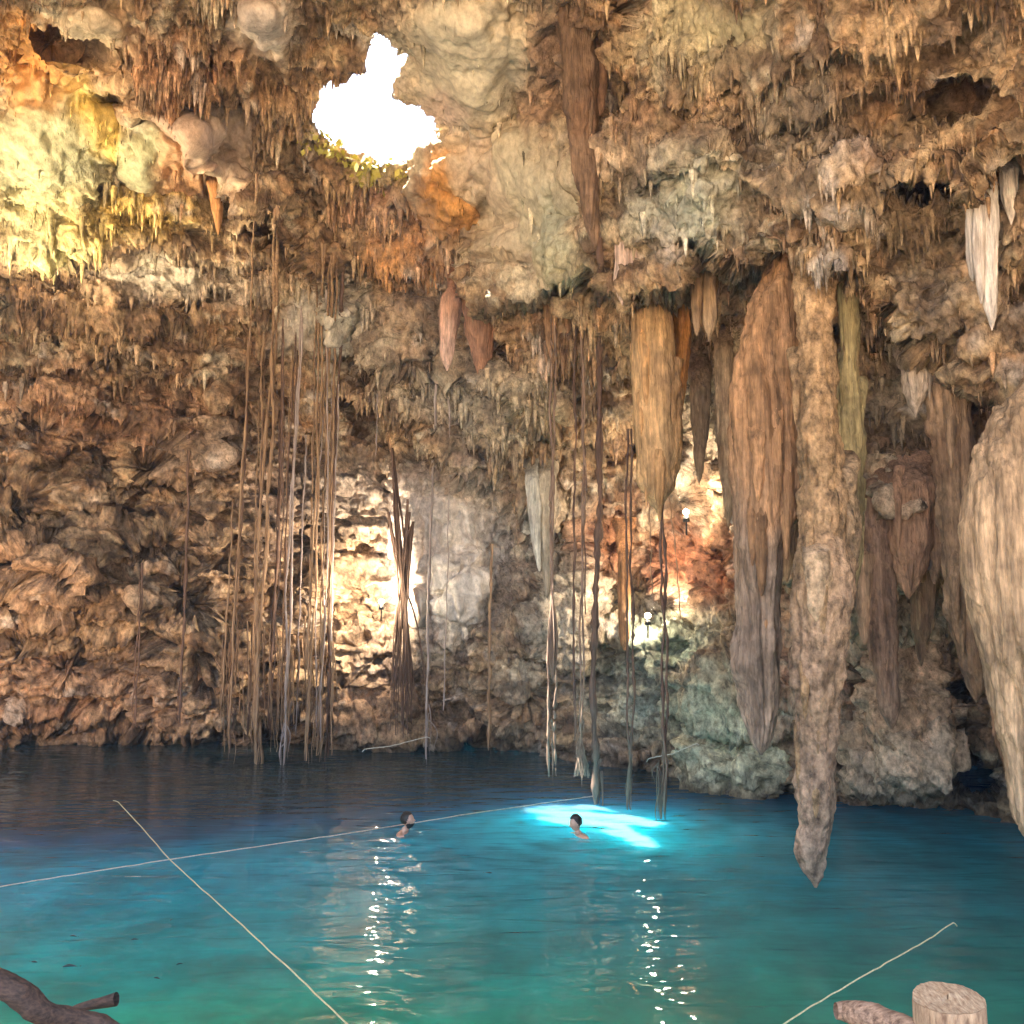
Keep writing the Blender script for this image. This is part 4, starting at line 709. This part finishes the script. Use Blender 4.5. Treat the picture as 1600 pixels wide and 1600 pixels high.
# ------------------------------------------------------------------ ropes
ROPE = wood_mat('rope_pale', (.45, .42, .33), (.75, .72, .60), (40, 40, 40)); ROPEY = wood_mat('rope_yellow', (.45, .42, .22), (.70, .66, .40), (40, 40, 40))
def rope(label, pts, r, mat, z=.006):
    W = []
    for i in range(len(pts) - 1):
        for g in np.linspace(0, 1, 24, endpoint=False):
            q_ = (pts[i][0] * (1 - g) + pts[i + 1][0] * g, pts[i][1] * (1 - g) + pts[i + 1][1] * g, (pts[i][2] * (1 - g) + pts[i + 1][2] * g)); W.append(at(q_[0], q_[1], q_[2]) if q_[2] else on_water(q_[0], q_[1], z))
    q_ = pts[-1]; W.append(at(*q_) if q_[2] else on_water(q_[0], q_[1], z)); W = np.array([tuple(p) for p in W]); u_ = np.linspace(0, len(pts) * 1.3, len(W)); W[:, 0] += .006 * fbm(u_, u_ * 0, u_ * 0, 3, 220 + len(pts)); W[:, 1] += .012 * fbm(u_, u_ * 0 + 5, u_ * 0, 3, 224); W[:, 2] += .004 * vn(u_ * 5, u_ * 0, u_ * 0, 228); W[-3:, 2] -= np.array([.0, .02, .05]); W[:2, 2] -= np.array([.05, .02])
    V, q = tube(W, [r] * len(W), 6)
    return tag(link('rope', mesh_np('rope', V, q), mat), label, 'rope')
rope('long white rope floating across the pool past both swimmers', [(-20, 1389, 0), (120, 1366, 0), (265, 1343, 0), (420, 1320, 0), (560, 1300, 0), (700, 1277, 0), (800, 1262, 0), (905, 1247, 0), (935, 1243, 0)], .008, ROPE)
def lift(pts): return pts
rope('yellowish rope slanting from the bottom edge up across the left of the pool', [(178, 1245, 13.5), (265, 1343, 11.0), (370, 1438, 8.6), (460, 1520, 7.2), (560, 1618, 5.9)], .006, ROPEY)
rope('slack yellowish rope above the water at the lower right', [(1205, 1612, 5.7), (1340, 1530, 6.5), (1430, 1480, 7.2), (1495, 1438, 7.9)], .005, ROPEY)
rope('short rope sagging from the far shore by the root tangle', [(566, 1171, 20.3), (610, 1166, 20.3), (672, 1150, 20.3)], .010, ROPE)
rope('thin rope strung low between the right shore and the pool', [(1010, 1186, 17.0), (1050, 1178, 16.6), (1092, 1160, 16.4)], .008, ROPE)

# ------------------------------------------------------------------ fish
FISH = plain('fish_back', (.015, .03, .03), .5)
def fish(label, px, py, lpx, ang):
    p = on_water(px, py, .0); L_ = lpx * px_m(p.y) ; n_ = 14; t = np.linspace(0, 1, n_)
    prof = np.interp(t, [0, .08, .3, .6, .85, .9, 1], [.02, .45, 1, .7, .2, .25, .9]) * L_ * .11; th = np.linspace(0, 2 * math.pi, 8, endpoint=False)
    wid = prof * np.where(t > .87, .25, .8); V = []
    for i in range(n_):
        for a in th: V.append((t[i] * L_ - L_ / 2, math.cos(a) * (wid[i] if t[i] < .87 else wid[i]) + .06 * L_ * math.sin(t[i] * 5), math.sin(a) * prof[i]))
    G = np.arange(n_ * 8).reshape(n_, 8); G2 = np.roll(G, -1, 1); q = np.stack([G[:-1], G[1:], G2[1:], G2[:-1]], -1).reshape(-1, 4)
    o = link('fish', mesh_np('fish', V, q), FISH); o.location = (p.x, p.y, p.z); o.rotation_euler = (.5, 0, math.radians(ang)); return tag(o, label, 'fish', 'dark fish just under the surface')
fish('small dark fish nearest the driftwood, left of the white speck', 52, 1503, 15, 170)
fish('longest dark fish in the green shallows above the driftwood', 112, 1510, 27, 12)
fish('dark fish right of the driftwood close to the slanting rope', 247, 1529, 16, -15)
fish('slim dark fish tilted upward, left of the slanting yellow rope', 282, 1506, 13, 40)
fish('faint dark fish high in the green water, far left of the rope', 116, 1463, 15, 0)
fish('dark fish in the middle left water under the white rope', 212, 1468, 14, 20)
fish('dark fish in open water between the two swimmers', 762, 1364, 14, 175)
fish('dark speck of a fish close left of the slanting rope', 268, 1437, 9, 90)

# ------------------------------------------------------------------ swimmers
SKIN = plain('skin', (.62, .38, .27), .35); HAIR = plain('hair_dark', (.02, .015, .012), .55)
def skin_mesh(name, verts, edges, radii, mat, root_i=0, parent=None, sub=2):
    me = bpy.data.meshes.new(name); me.from_pydata([tuple(v) for v in verts], edges, []); o = link(name, me, mat, None)
    o.modifiers.new('skin', 'SKIN'); sv = me.skin_vertices[0].data
    for i, r in enumerate(radii): sv[i].radius = (r, r) if not isinstance(r, tuple) else r; sv[i].use_root = (i == root_i)
    s = o.modifiers.new('sub', 'SUBSURF'); s.levels = sub; s.render_levels = sub
    bpy.context.view_layer.update(); dg = bpy.context.evaluated_depsgraph_get(); m2 = bpy.data.meshes.new_from_object(o.evaluated_get(dg)); o.modifiers.clear(); o.data = m2
    if not m2.materials: m2.materials.append(mat)
    for p in m2.polygons: p.use_smooth = True
    if parent: o.parent = parent; o.matrix_parent_inverse = Matrix()
    return o
def head_mesh(beard=False):
    """face towards +X; crown at .13, chin at -.11 around the head's centre"""
    nt_, np_ = 36, 48; th = np.linspace(0, math.pi, nt_); ph = np.linspace(0, 2 * math.pi, np_, endpoint=False); T, Pp = np.meshgrid(th, ph, indexing='ij')
    x = np.sin(T) * np.cos(Pp); y_ = np.sin(T) * np.sin(Pp); z_ = np.cos(T)
    X = x * .098; Y = y_ * .076; Z = z_ * .122
    low = sstep(.1, -.9, z_); Y *= 1 - .28 * low; X = np.where(x > 0, X * (1 - .05 * low), X * (1 - .35 * low))
    def bump(cx, cy, cz, r, a):
        g = np.exp(-((X - cx) ** 2 + (Y - cy) ** 2 + (Z - cz) ** 2) / r ** 2); return a * g
    X = X + bump(.10, 0, -.018, .016, .028) + bump(.10, 0, .0, .012, .010) - bump(.09, .03, .008, .014, .010) - bump(.09, -.03, .008, .014, .010) + bump(.09, 0, -.060, .020, .008) + bump(.085, 0, -.1, .026, .012) + bump(.095, 0, .03, .03, .005)
    Y = Y + bump(0, .075, -.01, .02, .016) - bump(0, -.075, -.01, .02, .016)
    return X, Y, Z
def swimmer(label, S, yaw, tilt, lift, arms, beard, skin_l='', lean=0):
    t = empty('person', (S.x, S.y, 0), label=label, cat='person', group=None)
    M = Matrix.Rotation(yaw, 4, 'Z')
    hz = lift
    # body: pelvis, chest, neck, skull base, shoulders, arms, legs - one skin
    V = [(-.42, 0, -.55), (-.22, 0, -.32), (-.05, 0, -.10), (.02, 0, .02), (.05, 0, .11), (-.02, .19, -.05), (-.02, -.19, -.05)]
    E = [(0, 1), (1, 2), (2, 3), (3, 4), (2, 5), (2, 6)]; Rr = [.15, .15, .15, .062, .055, .075, .075]
    for sgn in (1, -1):
        a = arms[0 if sgn > 0 else 1]; i0 = len(V); V += [tuple(a[0]), tuple(a[1]), tuple(a[2])]; E += [(5 if sgn > 0 else 6, i0), (i0, i0 + 1), (i0 + 1, i0 + 2)]; Rr += [.048, .035, .030]
        i1 = len(V); V += [(-.75, .12 * sgn, -.75), (-1.1, .14 * sgn, -1.0), (-1.2, .14 * sgn, -1.02)]; E += [(0, i1), (i1, i1 + 1), (i1 + 1, i1 + 2)]; Rr += [.08, .05, .04]
        hnd = Vector(a[2]); dr = (hnd - Vector(a[1])).normalized()
        for k in range(4):
            sd_ = dr.cross(Vector((0, 0, 1))).normalized() * (k - 1.5) * .021; i2 = len(V); V += [tuple(hnd + dr * .06 + sd_), tuple(hnd + dr * .10 + sd_), tuple(hnd + dr * (.145 - .008 * abs(k - 1.4)) + sd_ * 1.1 + Vector((0, 0, -.012)))]
            E += [(i0 + 2, i2), (i2, i2 + 1), (i2 + 1, i2 + 2)]; Rr += [.011, .009, .007]
        sd_ = dr.cross(Vector((0, 0, 1))).normalized() * -.045 * sgn; i2 = len(V); V += [tuple(hnd + dr * .02 + sd_), tuple(hnd + dr * .06 + sd_ * 1.5)]; E += [(i0 + 2, i2), (i2, i2 + 1)]; Rr += [.011, .009]
    V = [(x_, y_, z_ + hz) for x_, y_, z_ in V]
    b = skin_mesh('body', V, E, Rr, SKIN, 2, t)
    # head joined into the body mesh
    X, Y, Z = head_mesh(beard); R_ = Matrix.Rotation(tilt, 3, 'Y'); Hc = Vector((.07, 0, .20 + hz))
    n1, n2 = X.shape; Vh = np.stack([X, Y, Z], -1).reshape(-1, 3) @ np.array(R_.transposed()) + np.array(Hc)
    G = np.arange(n1 * n2).reshape(n1, n2); G2 = np.roll(G, -1, 1); q = np.stack([G[:-1], G[1:], G2[1:], G2[:-1]], -1).reshape(-1, 4)
    bm_ = b.data; v0 = np.zeros(len(bm_.vertices) * 3); bm_.vertices.foreach_get('co', v0); v0 = v0.reshape(-1, 3); fc = [tuple(p.vertices) for p in bm_.polygons]
    me = bpy.data.meshes.new('body'); me.from_pydata([tuple(v) for v in np.vstack([v0, Vh])], [], fc + [tuple(int(i) + len(v0) for i in f) for f in q]); me.polygons.foreach_set('use_smooth', [True] * len(me.polygons)); me.materials.append(SKIN); b.data = me
    # hair cap: the crown and back of the skull pushed outwards
    Xh = X * 1.10 - .006; Yh = Y * 1.12; Zh = Z * 1.09 + .004
    keep = (Z > -.045) & ((X < .035 + .4 * (Z - .02)) | (Z > .070)); kq = keep.ravel()[q].all(1)
    rr_ = np.random.default_rng(4); jit = 1 + .03 * rr_.standard_normal((n1, n2)); Vr = np.stack([Xh * jit, Yh * jit, Zh * jit], -1).reshape(-1, 3) @ np.array(R_.transposed()) + np.array(Hc)
    h = link('hair', mesh_np('hair', Vr, q[kq]), HAIR); h.parent = t
    if beard:
        kb = ((Z < -.045) & (X > -.02) | ((Z < -.03) & (X > .0) & (X < .05))); Vb = np.stack([X * 1.09, Y * 1.10, Z * 1.07], -1).reshape(-1, 3) @ np.array(R_.transposed()) + np.array(Hc)
        bb = link('beard', mesh_np('beard', Vb, q[kb.ravel()[q].all(1)]), HAIR); bb.parent = t
    t.rotation_euler = (0, 0, yaw); return t
swimmer('bearded dark haired swimmer seen in profile facing right, pale shoulders out of the water', SW1, math.radians(-8), -.12, .0, [((.10, .34, -.16), (.30, .24, -.34), (.46, .14, -.36)), ((.10, -.34, -.2), (.28, -.28, -.34), (.44, -.18, -.36))], True)
swimmer('dark haired swimmer beside the sunlit patch, head bowed to the left, arms spread low', SW2, math.radians(205), .20, .0, [((.0, .36, -.20), (.14, .50, -.28), (.24, .60, -.32)), ((.0, -.36, -.20), (.14, -.50, -.28), (.24, -.60, -.32))], False)

# ------------------------------------------------------------------ wood in the foreground
BARK = wood_mat('driftwood_dark', (.012, .008, .006), (.085, .052, .038), (22, 60, 60)); CUT = wood_mat('pale_wood', (.14, .085, .05), (.46, .34, .22), (40, 40, 9)); CUTT = wood_mat('cut_end', (.24, .15, .085), (.54, .42, .27), (90, 25, 25)); LOGM = wood_mat('weathered_log', (.10, .06, .04), (.42, .29, .20), (16, 60, 60))
def limb(pts, wob=.12, ns=18, seed=0, n=60):
    pts = np.array([(p[0], p[1], p[2], p[3]) for p in pts], float); tt = np.linspace(0, len(pts) - 1, n); s = np.arange(len(pts)); q_ = np.stack([np.interp(tt, s, pts[:, i]) for i in range(4)], 1)
    for _ in range(6): q_[1:-1] = (q_[:-2] + 2 * q_[1:-1] + q_[2:]) / 4
    W = np.array([tuple(at(a[0], a[1], a[2])) for a in q_]); R = q_[:, 3] * px_m(q_[:, 2].mean()); V, q = tube(W, R, ns, 0, seed)
    nn = fbm(V[:, 0] * 14, V[:, 1] * 14, V[:, 2] * 14, 4, seed + 300); ctr = np.repeat(W, ns, 0); V = ctr + (V - ctr) * (1 + wob * 2 * nn)[:, None]
    m0 = len(V); V = np.vstack([V, W[:1], W[-1:]]); G = np.arange(ns); e0 = np.stack([G, np.roll(G, -1), np.full(ns, m0), np.full(ns, m0)], -1); e1 = np.stack([G + (n - 1) * ns, np.roll(G, -1) + (n - 1) * ns, np.full(ns, m0 + 1), np.full(ns, m0 + 1)], -1)
    return V, np.vstack([q, e1])
V, q = limb([(-60, 1520, 4.3, 17), (0, 1536, 4.3, 18), (35, 1556, 4.3, 19), (60, 1580, 4.3, 17), (90, 1589, 4.35, 15), (130, 1592, 4.4, 13), (160, 1600, 4.4, 12), (200, 1622, 4.4, 10)], .12, 20, 3)
tag(link('driftwood_branch', mesh_np('driftwood_branch', V, q), BARK), 'dark curved driftwood branch in the lower left corner', 'branch')
V, q = limb([(95, 1586, 4.7, 4), (125, 1574, 4.7, 6), (155, 1567, 4.7, 8), (182, 1561, 4.7, 10)], .08, 12, 5)
tag(link('wood_splinter', mesh_np('wood_splinter', V, q), BARK), 'short broken stick rising behind the dark driftwood branch', 'stick')
V, q = limb([(1306, 1580, 4.3, 12), (1320, 1581, 4.3, 15), (1360, 1588, 4.2, 19), (1400, 1602, 4.1, 20), (1450, 1630, 3.95, 22), (1500, 1650, 3.9, 22)], .10, 20, 7)
tag(link('log', mesh_np('log', V, q), LOGM), 'weathered tan log end lying left of the sawn post', 'log')
def post():
    top = at(1481, 1556, 4.0); r = 50 * px_m(4.0); ns = 64; t = empty('wooden_post', (top.x, top.y, .9), label='pale sawn wooden post with flat top in the lower right corner', cat='post')
    th = np.linspace(0, 2 * math.pi, ns, endpoint=False); zs = np.concatenate([np.linspace(.85, top.z - .02, 30), [top.z - .008]]); V = []
    for i, z_ in enumerate(zs):
        k = r * (1 if i < 30 else .985); nn = fbm(np.cos(th) * 2, np.sin(th) * 2, np.full(ns, z_) * 1.2, 4, 400)
        V += [(top.x + math.cos(a) * k * (1 + .07 * n_), top.y + math.sin(a) * k * (1 + .07 * n_), z_ + .012 * math.sin(a + 1)) for a, n_ in zip(th, nn)]
    G = np.arange(len(zs) * ns).reshape(len(zs), ns); G2 = np.roll(G, -1, 1); q = np.stack([G[:-1], G2[:-1], G2[1:], G[1:]], -1).reshape(-1, 4)
    link('post_side', mesh_np('post_side', V, q), CUT, t)
    ring = V[-ns:]; Vt = []; 
    for f_ in (1, .8, .6, .4, .2, .02): Vt += [(top.x + (p[0] - top.x) * f_, top.y + (p[1] - top.y) * f_, p[2] + .004 * (1 - f_) + .003 * random.random()) for p in ring]
    G = np.arange(6 * ns).reshape(6, ns); G2 = np.roll(G, -1, 1); q = np.stack([G[:-1], G2[:-1], G2[1:], G[1:]], -1).reshape(-1, 4); link('post_top', mesh_np('post_top', Vt, q), CUTT, t)
post()

# ------------------------------------------------------------------ damp air that shows the light shaft
def haze():
    me = bpy.data.meshes.new('haze'); x0, x1, y0, y1, z0, z1 = -48, 48, -62, 44, -8, 27
    me.from_pydata([(x, y, z) for x in (x0, x1) for y in (y0, y1) for z in (z0, z1)], [], [(0, 1, 3, 2), (4, 6, 7, 5), (0, 4, 5, 1), (2, 3, 7, 6), (0, 2, 6, 4), (1, 5, 7, 3)])
    m = bpy.data.materials.new('damp_air'); m.use_nodes = True; N = m.node_tree.nodes; N.remove(N['Principled BSDF']); v = N.new('ShaderNodeVolumePrincipled')
    v.inputs['Color'].default_value = (.72, .84, 1, 1); v.inputs['Density'].default_value = .0014; v.inputs['Anisotropy'].default_value = 0
    m.node_tree.links.new(v.outputs[0], N['Material Output'].inputs['Volume']); tag(link('haze', me, m), 'thin damp air filling the cave and showing the light shaft', 'haze', kind='stuff')
haze()
